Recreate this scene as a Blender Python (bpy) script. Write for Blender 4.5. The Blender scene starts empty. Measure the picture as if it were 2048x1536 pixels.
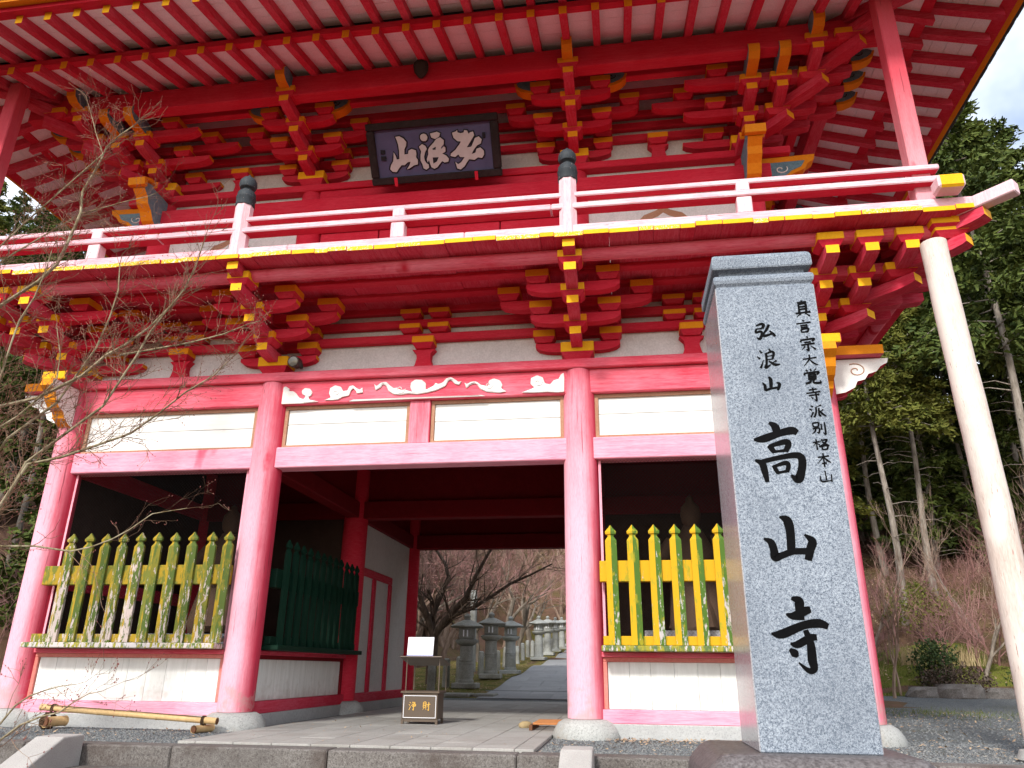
import bpy, bmesh, math, random
from mathutils import Vector, Matrix
from mathutils.geometry import tessellate_polygon
R = math.radians
rnd = random.Random(7)
sc = bpy.context.scene
COL = sc.collection

# ------------------------------------------------------------------ camera, sky, sun, exposure
cam = bpy.data.cameras.new('camera')
cam.sensor_width = 36.0
cam.lens = 26.4
cam.clip_start = 0.05
cam.clip_end = 2000
cam_o = bpy.data.objects.new('camera', cam)
COL.objects.link(cam_o)
_yaw, _pitch, _roll = 0.1477, 0.3632, 0.0103
_fw = Vector((-math.sin(_yaw) * math.cos(_pitch), math.cos(_yaw) * math.cos(_pitch), math.sin(_pitch)))
_r = Vector((math.cos(_yaw), math.sin(_yaw), 0))
_u = _r.cross(_fw)
_r2 = _r * math.cos(_roll) + _u * math.sin(_roll)
_u2 = -_r * math.sin(_roll) + _u * math.cos(_roll)
cam_o.matrix_world = Matrix(((_r2.x, _u2.x, -_fw.x, 2.587), (_r2.y, _u2.y, -_fw.y, -9.225),
                             (_r2.z, _u2.z, -_fw.z, 0.504), (0, 0, 0, 1)))
sc.camera = cam_o

SUN_AZ, SUN_EL = R(-14), R(36.5)          # azimuth from -y (front of the gate) towards -x
sun_dir = Vector((math.sin(SUN_AZ) * math.cos(SUN_EL), -math.cos(SUN_AZ) * math.cos(SUN_EL), math.sin(SUN_EL)))
w = bpy.data.worlds.new('World')
sc.world = w
w.use_nodes = True
nt = w.node_tree
nt.nodes.clear()
wo = nt.nodes.new('ShaderNodeOutputWorld')
bg = nt.nodes.new('ShaderNodeBackground')
sky = nt.nodes.new('ShaderNodeTexSky')
sky.sky_type = 'NISHITA'
sky.sun_disc = False
sky.sun_elevation = SUN_EL
sky.sun_rotation = math.atan2(sun_dir.x, sun_dir.y)
sky.dust_density = 1.5
bg.inputs['Strength'].default_value = 0.15
# thin bright cloud over the whole sky
geo = nt.nodes.new('ShaderNodeTexCoord')
nz = nt.nodes.new('ShaderNodeTexNoise'); nz.inputs['Scale'].default_value = 2.2; nz.inputs['Detail'].default_value = 6
rmp = nt.nodes.new('ShaderNodeValToRGB')
rmp.color_ramp.elements[0].position = 0.44; rmp.color_ramp.elements[1].position = 0.60
rmp.color_ramp.elements[0].color = (.12, .12, .12, 1); rmp.color_ramp.elements[1].color = (.95, .95, .95, 1)
mx = nt.nodes.new('ShaderNodeMixRGB'); mx.inputs['Color2'].default_value = (7.6, 7.9, 8.3, 1)
nt.links.new(geo.outputs['Generated'], nz.inputs['Vector'])
nt.links.new(nz.outputs['Fac'], rmp.inputs['Fac'])
nt.links.new(rmp.outputs['Color'], mx.inputs['Fac'])
nt.links.new(sky.outputs['Color'], mx.inputs['Color1'])
nt.links.new(mx.outputs['Color'], bg.inputs['Color'])
nt.links.new(bg.outputs['Background'], wo.inputs['Surface'])

sl = bpy.data.lights.new('sun', 'SUN')
sl.energy = 2.3
sl.angle = R(7)
sl.color = (1.0, 0.965, 0.91)
so = bpy.data.objects.new('sun', sl)
so.rotation_euler = (-sun_dir).to_track_quat('-Z', 'Y').to_euler()
so.location = (-8, -30, 40)
COL.objects.link(so)

sc.view_settings.view_transform = 'Standard'
sc.view_settings.look = 'None'
sc.view_settings.exposure = 0.78
sc.view_settings.gamma = 1.0
sc.view_settings.use_curve_mapping = False
sc.render.engine = 'CYCLES'
sc.cycles.use_denoising = True
sc.cycles.max_bounces = 5
sc.cycles.diffuse_bounces = 4
sc.cycles.glossy_bounces = 2
sc.cycles.use_adaptive_sampling = True
sc.cycles.adaptive_threshold = 0.02
sc.cycles.transparent_max_bounces = 6

# ------------------------------------------------------------------ measured outlines (metres / unit boxes)
MON={"big":[[[-0.0666,1.7333,0.0137],[-0.0352,1.707,0.039],[-0.0259,1.6608,0.0369]],[[-0.1611,1.6321,0.0136],[-0.1068,1.6366,0.0389],[-0.0155,1.6666,0.035],[0.0546,1.6809,0.0407],[0.0838,1.6655,0.029]],[[-0.0841,1.5955,0.0194],[-0.0687,1.5769,0.0271],[-0.0539,1.5533,0.0231]],[[-0.0808,1.5901,0.0174],[0.0076,1.6148,0.029],[0.0273,1.6012,0.0309],[0.0064,1.5564,0.0231]],[[-0.0621,1.5578,0.0154],[0.0093,1.5646,0.0173]],[[-0.1671,1.5113,0.0116],[-0.1306,1.4909,0.0327],[-0.1202,1.4453,0.0326],[-0.112,1.3819,0.0191]],[[-0.1265,1.5021,0.0231],[-0.0225,1.5247,0.025],[0.0654,1.5337,0.0326],[0.091,1.5087,0.0382],[0.0811,1.4457,0.038],[0.0555,1.3942,0.0417],[0.0206,1.4202,0.0095]],[[-0.0712,1.4787,0.0153],[-0.0579,1.4525,0.021],[-0.0471,1.4295,0.0172]],[[-0.0672,1.4714,0.0134],[-0.0024,1.4907,0.023],[0.013,1.4756,0.0229],[0.0007,1.4374,0.0191]],[[-0.0524,1.4339,0.0153],[0.0063,1.4443,0.0152]],[[-0.0701,1.1853,0.0093],[-0.0314,1.1642,0.0429],[-0.0211,1.1038,0.0408],[-0.0269,1.0039,0.0386]],[[-0.166,1.0664,0.0093],[-0.1302,1.0459,0.0333],[-0.1184,1.0027,0.0369],[-0.1164,0.9648,0.0386],[-0.0831,0.973,0.0312],[-0.0207,0.9942,0.0294],[0.0531,0.9961,0.0311]],[[0.0518,1.0855,0.0092],[0.0878,1.0497,0.0385],[0.0726,1.0048,0.0384],[0.0541,0.9473,0.0328]],[[-0.0583,0.7489,0.0126],[-0.0212,0.7359,0.0412],[-0.0218,0.6955,0.0393],[-0.022,0.6376,0.0338]],[[-0.0933,0.6682,0.0107],[-0.0532,0.659,0.0357],[0.0036,0.684,0.0374],[0.035,0.692,0.0267]],[[-0.18,0.5699,0.0089],[-0.1268,0.5675,0.039],[-0.0147,0.6109,0.0354],[0.0666,0.6218,0.0389],[0.112,0.6046,0.0264]],[[-0.0881,0.5211,0.0106],[-0.0534,0.5159,0.0317],[0.0126,0.5488,0.0317],[0.0484,0.5522,0.0264]],[[-0.0043,0.5886,0.023],[0.013,0.5184,0.0351],[0.0115,0.441,0.0401],[0.0146,0.3984,0.0312],[-0.0128,0.3889,0.0243],[-0.0576,0.4274,0.007]],[[-0.095,0.4936,0.0141],[-0.073,0.4723,0.0368],[-0.0594,0.4548,0.0123]]],"med":[[[-0.0765,2.352,0.0069],[-0.0446,2.3629,0.0137],[-0.0317,2.355,0.0152],[-0.0403,2.332,0.0122]],[[-0.0773,2.3302,0.0069],[-0.0418,2.3329,0.0106]],[[-0.074,2.3317,0.0099],[-0.0818,2.3087,0.0099],[-0.0501,2.3126,0.0122],[-0.0479,2.2908,0.0129],[-0.0622,2.2649,0.0136],[-0.0801,2.2748,0.0038]],[[0.0007,2.3571,0.0114],[-0.0141,2.3275,0.0122],[-0.0349,2.2985,0.0091],[-0.032,2.2827,0.0136],[0.0105,2.2954,0.0091]],[[-0.0001,2.3161,0.0068],[0.02,2.2922,0.0136],[0.0288,2.276,0.0106]],[[-0.0727,2.1884,0.006],[-0.0596,2.1705,0.012]],[[-0.0904,2.1504,0.0053],[-0.0742,2.1332,0.012]],[[-0.0761,2.0744,0.0119],[-0.0663,2.0956,0.0075],[-0.0556,2.1244,0.0037]],[[-0.0172,2.1984,0.0075],[-0.0088,2.179,0.0113]],[[-0.0453,2.1627,0.0068],[-0.0029,2.1778,0.0105],[0.0078,2.1661,0.012],[-0.0024,2.1295,0.009]],[[-0.0365,2.1469,0.006],[-0.0012,2.1531,0.006]],[[-0.039,2.1251,0.006],[-0.0023,2.1303,0.0067]],[[-0.036,2.1655,0.0105],[-0.0388,2.1065,0.0105],[-0.0459,2.0767,0.0134],[-0.0153,2.0949,0.0045]],[[0.0205,2.1195,0.0104],[-0.0012,2.1075,0.0052]],[[-0.0247,2.1182,0.0067],[0.007,2.0935,0.0134],[0.0385,2.0948,0.0052]],[[-0.039,2.0179,0.0067],[-0.0279,1.9973,0.0163],[-0.0304,1.9497,0.0147]],[[-0.0766,1.9813,0.0052],[-0.0645,1.9625,0.0133],[-0.0616,1.9352,0.0133],[-0.035,1.9418,0.0103],[0.0064,1.9475,0.0103]],[[0.0027,1.979,0.0052],[0.0192,1.9681,0.0147],[0.006,1.9311,0.011]]],"small":[["真",0.2082,2.4547,0.0925,0.1098],["言",0.2029,2.3356,0.0887,0.0837],["宗",0.2107,2.2208,0.0953,0.0949],["大",0.2105,2.1128,0.0849,0.0725],["覚",0.2082,2.0109,0.0915,0.0918],["寺",0.204,1.8986,0.0798,0.0829],["派",0.2121,1.7935,0.0899,0.0768],["別",0.2053,1.6892,0.0777,0.0716],["格",0.2066,1.5931,0.0884,0.0651],["本",0.2084,1.5026,0.0765,0.0792],["山",0.2083,1.4073,0.071,0.0654]]}
GLYPH={"真":["20,15 80,10","50,0 50,22","28,25 28,72","28,26 72,22 72,72","28,41 70,38","28,56 70,53","3,80 99,72","36,82 8,100","64,80 92,98"],"言":["45,0 56,11","3,30 98,20","28,46 75,41","28,61 75,56","28,76 32,100","28,76 76,70 68,97","32,97 70,95"],"宗":["48,0 55,11","15,20 8,40","15,26 90,18 78,36","30,43 70,39","10,60 92,50","50,56 50,96 36,87","32,68 10,93","66,66 94,92"],"大":["3,40 96,28","48,0 46,40 5,100","50,45 70,75 100,95"],"覚":["18,5 28,17","45,0 50,13","80,0 66,15","10,24 4,42","10,29 92,22 82,40","30,38 30,75","30,40 70,36 70,74","30,51 68,49","30,63 68,61","30,75 68,73","42,76 35,90 6,100","58,76 58,95 98,96 97,80"],"寺":["48,0 50,38","20,19 76,12","0,43 100,32","15,61 90,52","65,38 66,98 50,88","30,70 43,84"],"派":["12,5 26,16","2,32 17,43","5,97 24,56","78,2 44,16","43,18 40,60 25,98","60,26 58,80 70,86","86,38 66,54","62,44 78,72 100,92"],"別":["10,6 14,38","10,6 52,2 48,36","14,36 50,34","6,53 52,48 47,87 34,78","28,40 24,68 0,96","70,12 71,62","95,0 94,97 78,85"],"格":["0,30 42,23","22,0 22,98","22,30 0,62","27,40 40,53","60,2 42,30","58,13 88,8 65,48 36,70","55,22 76,46 100,60","52,66 55,98","52,66 87,60 82,95","55,95 84,93"],"本":["10,30 90,21","50,0 50,100","48,28 4,76","52,28 72,52 99,70","34,76 68,71"],"山":["48,0 50,82","6,42 14,92 90,84","92,32 89,97"],"浄":["12,5 26,16","2,32 17,43","5,97 24,56","56,0 38,22","54,10 82,6 68,24","44,31 86,26 84,54","34,43 99,38","46,56 84,52","64,26 64,96 50,87"],"財":["8,5 8,65","8,5 42,3 42,65","8,23 40,22","8,42 40,41","8,63 42,61","18,68 2,96","32,68 48,90","52,31 100,25","80,0 80,96 64,86","78,30 50,74"]}
PLAQUE=[[[0.181,0.844],[0.215,0.851],[0.247,0.801],[0.271,0.718],[0.264,0.636],[0.247,0.571],[0.242,0.46],[0.275,0.466],[0.282,0.534],[0.31,0.563],[0.345,0.526],[0.347,0.45],[0.34,0.382],[0.353,0.324],[0.349,0.228],[0.315,0.215],[0.271,0.157],[0.249,0.141],[0.277,0.231],[0.289,0.297],[0.262,0.29],[0.233,0.234],[0.206,0.241],[0.178,0.171],[0.155,0.101],[0.122,0.116],[0.102,0.175],[0.113,0.256],[0.136,0.333],[0.145,0.428],[0.15,0.524],[0.165,0.437],[0.169,0.367],[0.194,0.375],[0.2,0.54],[0.198,0.679],[0.191,0.765]],[[0.458,0.772],[0.452,0.727],[0.437,0.701],[0.418,0.702],[0.402,0.73],[0.395,0.775],[0.398,0.822],[0.412,0.853],[0.431,0.859],[0.448,0.837],[0.457,0.794]],[[0.483,0.85],[0.519,0.862],[0.544,0.874],[0.571,0.836],[0.559,0.769],[0.522,0.728],[0.492,0.763]],[[0.376,0.595],[0.405,0.645],[0.432,0.603],[0.442,0.538],[0.424,0.473],[0.411,0.379],[0.413,0.296],[0.426,0.237],[0.444,0.206],[0.443,0.137],[0.418,0.102],[0.396,0.134],[0.39,0.218],[0.377,0.304],[0.382,0.414],[0.391,0.495]],[[0.464,0.561],[0.504,0.649],[0.533,0.726],[0.567,0.753],[0.596,0.683],[0.591,0.6],[0.569,0.55],[0.565,0.509],[0.591,0.559],[0.604,0.528],[0.6,0.446],[0.571,0.411],[0.603,0.361],[0.624,0.288],[0.615,0.228],[0.584,0.221],[0.563,0.254],[0.54,0.197],[0.517,0.133],[0.489,0.106],[0.465,0.146],[0.456,0.23],[0.451,0.3],[0.437,0.249],[0.432,0.319],[0.451,0.425],[0.452,0.508]],[[0.673,0.825],[0.707,0.845],[0.718,0.871],[0.72,0.821],[0.744,0.801],[0.772,0.809],[0.779,0.856],[0.803,0.843],[0.813,0.771],[0.827,0.803],[0.852,0.811],[0.859,0.732],[0.835,0.654],[0.811,0.576],[0.787,0.498],[0.826,0.503],[0.85,0.609],[0.863,0.675],[0.896,0.702],[0.92,0.634],[0.909,0.553],[0.876,0.519],[0.847,0.443],[0.823,0.351],[0.856,0.371],[0.869,0.451],[0.902,0.471],[0.93,0.395],[0.928,0.313],[0.908,0.248],[0.875,0.27],[0.842,0.223],[0.798,0.247],[0.775,0.183],[0.752,0.106],[0.717,0.045],[0.688,0.073],[0.677,0.213],[0.698,0.16],[0.726,0.195],[0.761,0.297],[0.723,0.306],[0.708,0.365],[0.679,0.316],[0.641,0.346],[0.645,0.393],[0.688,0.466],[0.729,0.582],[0.741,0.628],[0.713,0.641],[0.682,0.718]]]
PLAQUE_DARK=[[[0.488,0.527],[0.522,0.568],[0.518,0.506],[0.496,0.505]],[[0.485,0.348],[0.537,0.342],[0.519,0.257],[0.486,0.217]],[[0.037,0.599],[0.076,0.59],[0.075,0.5],[0.036,0.509]],[[0.036,0.467],[0.077,0.458],[0.076,0.358],[0.034,0.368]],[[0.928,0.778],[0.953,0.777],[0.951,0.654],[0.927,0.657]]]
CLOUDS=[[[-1.947,3.838],[-1.953,4.085],[-1.903,4.104],[-1.835,4.059],[-1.842,4.028],[-1.78,4.025],[-1.734,3.991],[-1.685,3.927],[-1.621,3.903],[-1.595,3.944],[-1.65,3.977],[-1.66,4.03],[-1.619,4.064],[-1.545,4.052],[-1.505,4.002],[-1.513,3.951],[-1.552,3.932],[-1.538,3.894],[-1.475,3.877],[-1.401,3.859],[-1.614,3.841],[-1.799,3.838]],[[-1.322,3.876],[-1.233,3.908],[-1.264,3.971],[-1.257,4.044],[-1.189,4.083],[-1.105,4.058],[-1.069,3.994],[-1.009,4.002],[-0.984,4.063],[-0.934,4.071],[-0.879,4.027],[-0.837,4.005],[-0.799,4.034],[-0.789,3.961],[-0.873,3.954],[-0.886,3.986],[-0.93,4.029],[-0.958,4.0],[-0.982,3.928],[-1.071,3.911],[-1.129,3.877],[-1.209,3.872]],[[-0.642,4.083],[-0.609,4.046],[-0.542,4.099],[-0.472,4.102],[-0.418,4.048],[-0.366,4.005],[-0.316,4.013],[-0.274,3.98],[-0.205,3.977],[-0.104,3.942],[-0.137,4.005],[-0.132,4.077],[-0.074,4.119],[0.015,4.111],[0.077,4.057],[0.078,3.965],[0.187,4.021],[0.205,4.061],[0.245,4.039],[0.303,4.057],[0.35,4.116],[0.418,4.13],[0.478,4.09],[0.518,4.057],[0.563,4.07],[0.53,4.01],[0.471,4.029],[0.42,4.088],[0.381,4.084],[0.345,4.004],[0.22,3.948],[0.104,3.923],[-0.033,3.904],[-0.152,3.917],[-0.27,3.908],[-0.36,3.918],[-0.433,3.966],[-0.468,4.04],[-0.52,4.073],[-0.547,4.023],[-0.614,3.985]],[[0.596,4.048],[0.636,4.021],[0.693,4.056],[0.761,4.052],[0.82,4.003],[0.917,3.978],[0.925,4.059],[0.992,4.087],[1.079,4.052],[1.113,3.98],[1.09,3.94],[1.167,3.893],[1.072,3.877],[0.9,3.899],[0.812,3.943],[0.772,4.005],[0.733,4.027],[0.666,4.0],[0.628,3.957]],[[1.361,3.869],[1.489,3.913],[1.527,3.931],[1.48,3.984],[1.485,4.064],[1.565,4.101],[1.64,4.067],[1.668,3.985],[1.734,3.962],[1.781,4.02],[1.847,4.037],[1.876,4.096],[1.914,4.121],[1.922,4.054],[1.916,3.855],[1.826,3.852],[1.696,3.864],[1.527,3.861]],[[-0.984,3.842],[-0.916,3.868],[0.824,3.862],[0.892,3.835],[0.844,3.831],[-0.913,3.839]]]
BRANCHES=[[0.022,[[-4.104,-2.893,2.493],[-3.587,-2.866,2.943],[-3.191,-2.861,3.02],[-2.657,-2.973,3.192],[-2.43,-2.989,3.394],[-2.231,-3.01,3.485],[-2.004,-3.015,3.657],[-1.782,-3.053,3.871],[-1.666,-3.056,4.054],[-1.575,-3.084,4.265],[-1.479,-3.163,4.508]]],[0.02,[[-3.89,-2.747,1.721],[-3.758,-2.694,2.227],[-3.673,-2.591,2.686],[-3.203,-2.588,3.061],[-3.049,-2.613,3.312],[-2.844,-2.645,3.639],[-2.688,-2.738,3.945],[-2.706,-2.679,4.302],[-2.705,-2.745,4.601]]],[0.018,[[-3.111,-3.271,1.443],[-2.879,-3.283,1.881],[-2.845,-3.194,2.249],[-2.522,-3.18,2.522],[-2.147,-3.241,2.756],[-1.97,-3.284,3.038],[-1.901,-3.247,3.258],[-1.801,-3.256,3.497],[-1.66,-3.303,3.647],[-1.486,-3.316,3.904]]],[0.012,[[-2.229,-3.055,3.356],[-2.049,-2.937,3.443],[-1.552,-3.011,3.467],[-1.183,-3.049,3.521],[-0.904,-3.097,3.592],[-0.706,-3.242,3.547]]],[0.016,[[-3.152,-3.355,1.346],[-2.793,-3.417,1.807],[-2.683,-3.349,2.188],[-2.368,-3.357,2.239],[-1.963,-3.455,2.309],[-1.685,-3.416,2.421],[-1.428,-3.437,2.595],[-1.148,-3.542,2.738],[-0.878,-3.578,2.872],[-0.749,-3.613,2.98]]],[0.024,[[-4.731,-2.652,3.361],[-4.132,-2.651,4.22],[-3.611,-2.786,4.411],[-3.42,-2.802,4.6],[-3.414,-2.741,4.894],[-3.413,-2.69,5.171],[-3.45,-2.623,5.392],[-3.557,-2.556,5.729],[-3.559,-2.467,6.036],[-3.434,-2.534,6.196],[-3.45,-2.483,6.412],[-3.206,-2.595,6.475],[-3.021,-2.631,6.564]]],[0.01,[[-3.266,-2.715,6.114],[-3.482,-2.652,6.483],[-3.699,-2.572,6.882],[-3.822,-2.584,7.15]]],[0.01,[[-3.563,-2.494,5.464],[-3.256,-2.534,5.493],[-3.015,-2.525,5.559],[-2.729,-2.516,5.611],[-2.54,-2.58,5.619]]],[0.012,[[-3.479,-3.174,1.529],[-3.019,-3.057,1.507],[-2.614,-3.119,1.493],[-2.302,-3.065,1.451],[-2.098,-3.074,1.486],[-1.987,-2.968,1.571],[-1.853,-2.939,1.66],[-1.685,-2.898,1.808],[-1.558,-2.86,1.838],[-1.381,-2.845,1.865]]],[0.01,[[-2.453,-3.484,-0.114],[-2.319,-3.4,0.07],[-2.158,-3.482,0.203],[-2.062,-3.468,0.274],[-1.974,-3.431,0.313],[-1.816,-3.482,0.345],[-1.677,-3.473,0.364]]],[0.01,[[-2.546,-3.33,-0.271],[-2.344,-3.331,-0.054],[-2.158,-3.385,0.058],[-1.852,-3.56,0.135],[-1.667,-3.618,0.168],[-1.544,-3.653,0.239],[-1.408,-3.684,0.303],[-1.261,-3.742,0.326]]],[0.016,[[-3.833,-2.977,2.063],[-3.533,-3.012,3.199],[-3.51,-3.018,3.551],[-3.525,-2.978,3.841],[-3.37,-3.029,4.082],[-3.305,-3.047,4.35],[-3.416,-2.918,4.702]]],[0.014,[[-3.381,-2.848,2.832],[-3.099,-2.925,3.011],[-2.969,-2.93,3.186],[-3.026,-2.896,3.464],[-3.209,-2.822,3.817]]]]

# ------------------------------------------------------------------ mesh helpers
class MB:
    def __init__(s):
        s.v = []; s.f = []; s.m = []; s.sm = []
    def add(s, vs, fs, m=0, smooth=False):
        b = len(s.v)
        s.v += [tuple(q) for q in vs]
        for i, f in enumerate(fs):
            s.f.append([b + k for k in f]); s.m.append(m if isinstance(m, int) else m[i]); s.sm.append(smooth)
        return s
    def box(s, x0, x1, y0, y1, z0, z1, m=0, fm=None):
        vs = [(x0, y0, z0), (x1, y0, z0), (x1, y1, z0), (x0, y1, z0), (x0, y0, z1), (x1, y0, z1), (x1, y1, z1), (x0, y1, z1)]
        fs = [(0, 3, 2, 1), (4, 5, 6, 7), (0, 1, 5, 4), (1, 2, 6, 5), (2, 3, 7, 6), (3, 0, 4, 7)]  # bottom top front right back left
        return s.add(vs, fs, fm or m)
    def cbox(s, x0, x1, y0, y1, z0, z1, c=.012, m=0, fm=None):
        """box with chamfered edges"""
        c = min(c, (x1 - x0) * .45, (y1 - y0) * .45, (z1 - z0) * .45)
        X, Y, Z = (x0, x1), (y0, y1), (z0, z1); vs = []; ix = {}
        for i in (0, 1):
            for j in (0, 1):
                for k in (0, 1):
                    sx, sy, sz = (1 - 2 * i) * c, (1 - 2 * j) * c, (1 - 2 * k) * c
                    for a, q in (('x', (X[i], Y[j] + sy, Z[k] + sz)), ('y', (X[i] + sx, Y[j], Z[k] + sz)), ('z', (X[i] + sx, Y[j] + sy, Z[k]))):
                        ix[(i, j, k, a)] = len(vs); vs.append(q)
        g = lambda i, j, k, a: ix[(i, j, k, a)]
        fs = []; mm = []
        fm = fm or [m] * 6
        def q(l, mi): fs.append(l); mm.append(mi)
        q([g(0, 0, 0, 'z'), g(0, 1, 0, 'z'), g(1, 1, 0, 'z'), g(1, 0, 0, 'z')], fm[0])
        q([g(0, 0, 1, 'z'), g(1, 0, 1, 'z'), g(1, 1, 1, 'z'), g(0, 1, 1, 'z')], fm[1])
        q([g(0, 0, 0, 'y'), g(1, 0, 0, 'y'), g(1, 0, 1, 'y'), g(0, 0, 1, 'y')], fm[2])
        q([g(1, 0, 0, 'x'), g(1, 1, 0, 'x'), g(1, 1, 1, 'x'), g(1, 0, 1, 'x')], fm[3])
        q([g(1, 1, 0, 'y'), g(0, 1, 0, 'y'), g(0, 1, 1, 'y'), g(1, 1, 1, 'y')], fm[4])
        q([g(0, 1, 0, 'x'), g(0, 0, 0, 'x'), g(0, 0, 1, 'x'), g(0, 1, 1, 'x')], fm[5])
        for j in (0, 1):
            for k in (0, 1):
                q([g(0, j, k, 'y'), g(1, j, k, 'y'), g(1, j, k, 'z'), g(0, j, k, 'z')], fm[2] if j == 0 else fm[4])
        for i in (0, 1):
            for k in (0, 1):
                q([g(i, 0, k, 'x'), g(i, 1, k, 'x'), g(i, 1, k, 'z'), g(i, 0, k, 'z')], fm[3] if i else fm[5])
            for j in (0, 1):
                q([g(i, j, 0, 'x'), g(i, j, 1, 'x'), g(i, j, 1, 'y'), g(i, j, 0, 'y')], fm[3] if i else fm[5])
            for j in (0, 1):
                for k in (0, 1):
                    q([g(i, j, k, 'x'), g(i, j, k, 'y'), g(i, j, k, 'z')], fm[3] if i else fm[5])
        return s.add(vs, fs, mm)
    def frustum(s, cx, cy, z0, z1, a0, b0, a1, b1, m=0, cap=True):
        vs = [(cx - a0, cy - b0, z0), (cx + a0, cy - b0, z0), (cx + a0, cy + b0, z0), (cx - a0, cy + b0, z0),
              (cx - a1, cy - b1, z1), (cx + a1, cy - b1, z1), (cx + a1, cy + b1, z1), (cx - a1, cy + b1, z1)]
        fs = [(0, 1, 5, 4), (1, 2, 6, 5), (2, 3, 7, 6), (3, 0, 4, 7)]
        if cap: fs += [(0, 3, 2, 1), (4, 5, 6, 7)]
        return s.add(vs, fs, m)
    def prism(s, poly, a0, a1, axis='x', m=0, mside=None):
        """poly in the two other axes (order: x->(y,z), y->(x,z), z->(x,y)); extruded a0..a1"""
        def P(q, a):
            return {'x': (a, q[0], q[1]), 'y': (q[0], a, q[1]), 'z': (q[0], q[1], a)}[axis]
        n = len(poly)
        vs = [P(q, a0) for q in poly] + [P(q, a1) for q in poly]
        tri = tessellate_polygon([[Vector((q[0], q[1], 0)) for q in poly]])
        fs = [tuple(t) for t in tri] + [tuple(n + k for k in t) for t in tri]
        ms = [m] * len(fs)
        for i in range(n):
            j = (i + 1) % n
            fs.append((i, j, n + j, n + i)); ms.append(m if mside is None else (mside[i] if isinstance(mside, list) else mside))
        return s.add(vs, fs, ms)
    def tube(s, pts, rad, n=8, m=0, smooth=True, caps=True):
        pts = [Vector(q) for q in pts]; k = len(pts)
        if not isinstance(rad, (list, tuple)): rad = [rad] * k
        vs = []; up = Vector((0, 0, 1)); ref = None
        for i, q in enumerate(pts):
            t = (pts[min(i + 1, k - 1)] - pts[max(i - 1, 0)])
            if t.length < 1e-9: t = Vector((0, 0, 1))
            t.normalize()
            if ref is None:
                ref = t.orthogonal().normalized()
            ref = (ref - t * ref.dot(t))
            if ref.length < 1e-6: ref = t.orthogonal()
            ref.normalize(); b = t.cross(ref)
            for a in range(n):
                an = 2 * math.pi * a / n
                vs.append(q + (ref * math.cos(an) + b * math.sin(an)) * rad[i])
        fs = []
        for i in range(k - 1):
            for a in range(n):
                c = (a + 1) % n
                fs.append((i * n + a, i * n + c, (i + 1) * n + c, (i + 1) * n + a))
        if caps:
            fs.append(tuple(range(n - 1, -1, -1))); fs.append(tuple((k - 1) * n + a for a in range(n)))
        return s.add(vs, fs, m, smooth)
    def lathe(s, prof, n=24, cx=0, cy=0, m=0, smooth=True, rot=0, jit=0):
        vs = []; rr = random.Random(len(prof) * 7 + n)
        k = len(prof)
        for r, z in prof:
            for a in range(n):
                an = 2 * math.pi * a / n + rot
                q = r * (1 + rr.uniform(-jit, jit)) if jit else r
                vs.append((cx + q * math.cos(an), cy + q * math.sin(an), z))
        fs = []; ms = []
        for i in range(k - 1):
            for a in range(n):
                c = (a + 1) % n
                fs.append((i * n + a, i * n + c, (i + 1) * n + c, (i + 1) * n + a)); ms.append(m if isinstance(m, int) else m[i])
        fs.append(tuple(range(n - 1, -1, -1))); ms.append(m if isinstance(m, int) else m[0])
        fs.append(tuple((k - 1) * n + a for a in range(n))); ms.append(m if isinstance(m, int) else m[-1])
        return s.add(vs, fs, ms, smooth)
    def poly(s, pts, m=0):
        return s.add(pts, [tuple(range(len(pts)))], m)
    def xf(s, M, start=0):
        for i in range(start, len(s.v)): s.v[i] = tuple(M @ Vector(s.v[i]))
        return s
    def mesh(s, name, mats):
        me = bpy.data.meshes.new(name)
        me.from_pydata(s.v, [], s.f)
        for mt in (mats if isinstance(mats, (list, tuple)) else [mats]): me.materials.append(mt)
        me.polygons.foreach_set('material_index', s.m)
        me.polygons.foreach_set('use_smooth', s.sm)
        bm = bmesh.new(); bm.from_mesh(me); bmesh.ops.recalc_face_normals(bm, faces=bm.faces); bm.to_mesh(me); bm.free()
        if any(s.sm):
            try: me.set_sharp_from_angle(angle=R(40))
            except Exception: pass
        me.update()
        return me
    def build(s, name, mats, parent=None, **k):
        return link(name, s.mesh(name, mats), parent, **k)

def link(name, me, parent=None, loc=None, rotz=0, rot=None, scale=None):
    o = bpy.data.objects.new(name, me); COL.objects.link(o)
    if loc: o.location = loc
    if rotz: o.rotation_euler = (0, 0, rotz)
    if rot: o.rotation_euler = rot
    if scale: o.scale = scale if hasattr(scale, '__len__') else (scale,) * 3
    if parent: o.parent = parent
    return o
def tag(o, label=None, cat=None, group=None, kind=None):
    if label: o['label'] = label
    if cat: o['category'] = cat
    if group: o['group'] = group
    if kind: o['kind'] = kind
    return o
def thing(name, label, cat, loc=(0, 0, 0), rotz=0, group=None):
    o = bpy.data.objects.new(name, None); COL.objects.link(o); o.location = loc; o.rotation_euler = (0, 0, rotz)
    o.empty_display_size = .2
    return tag(o, label, cat, group)

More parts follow.
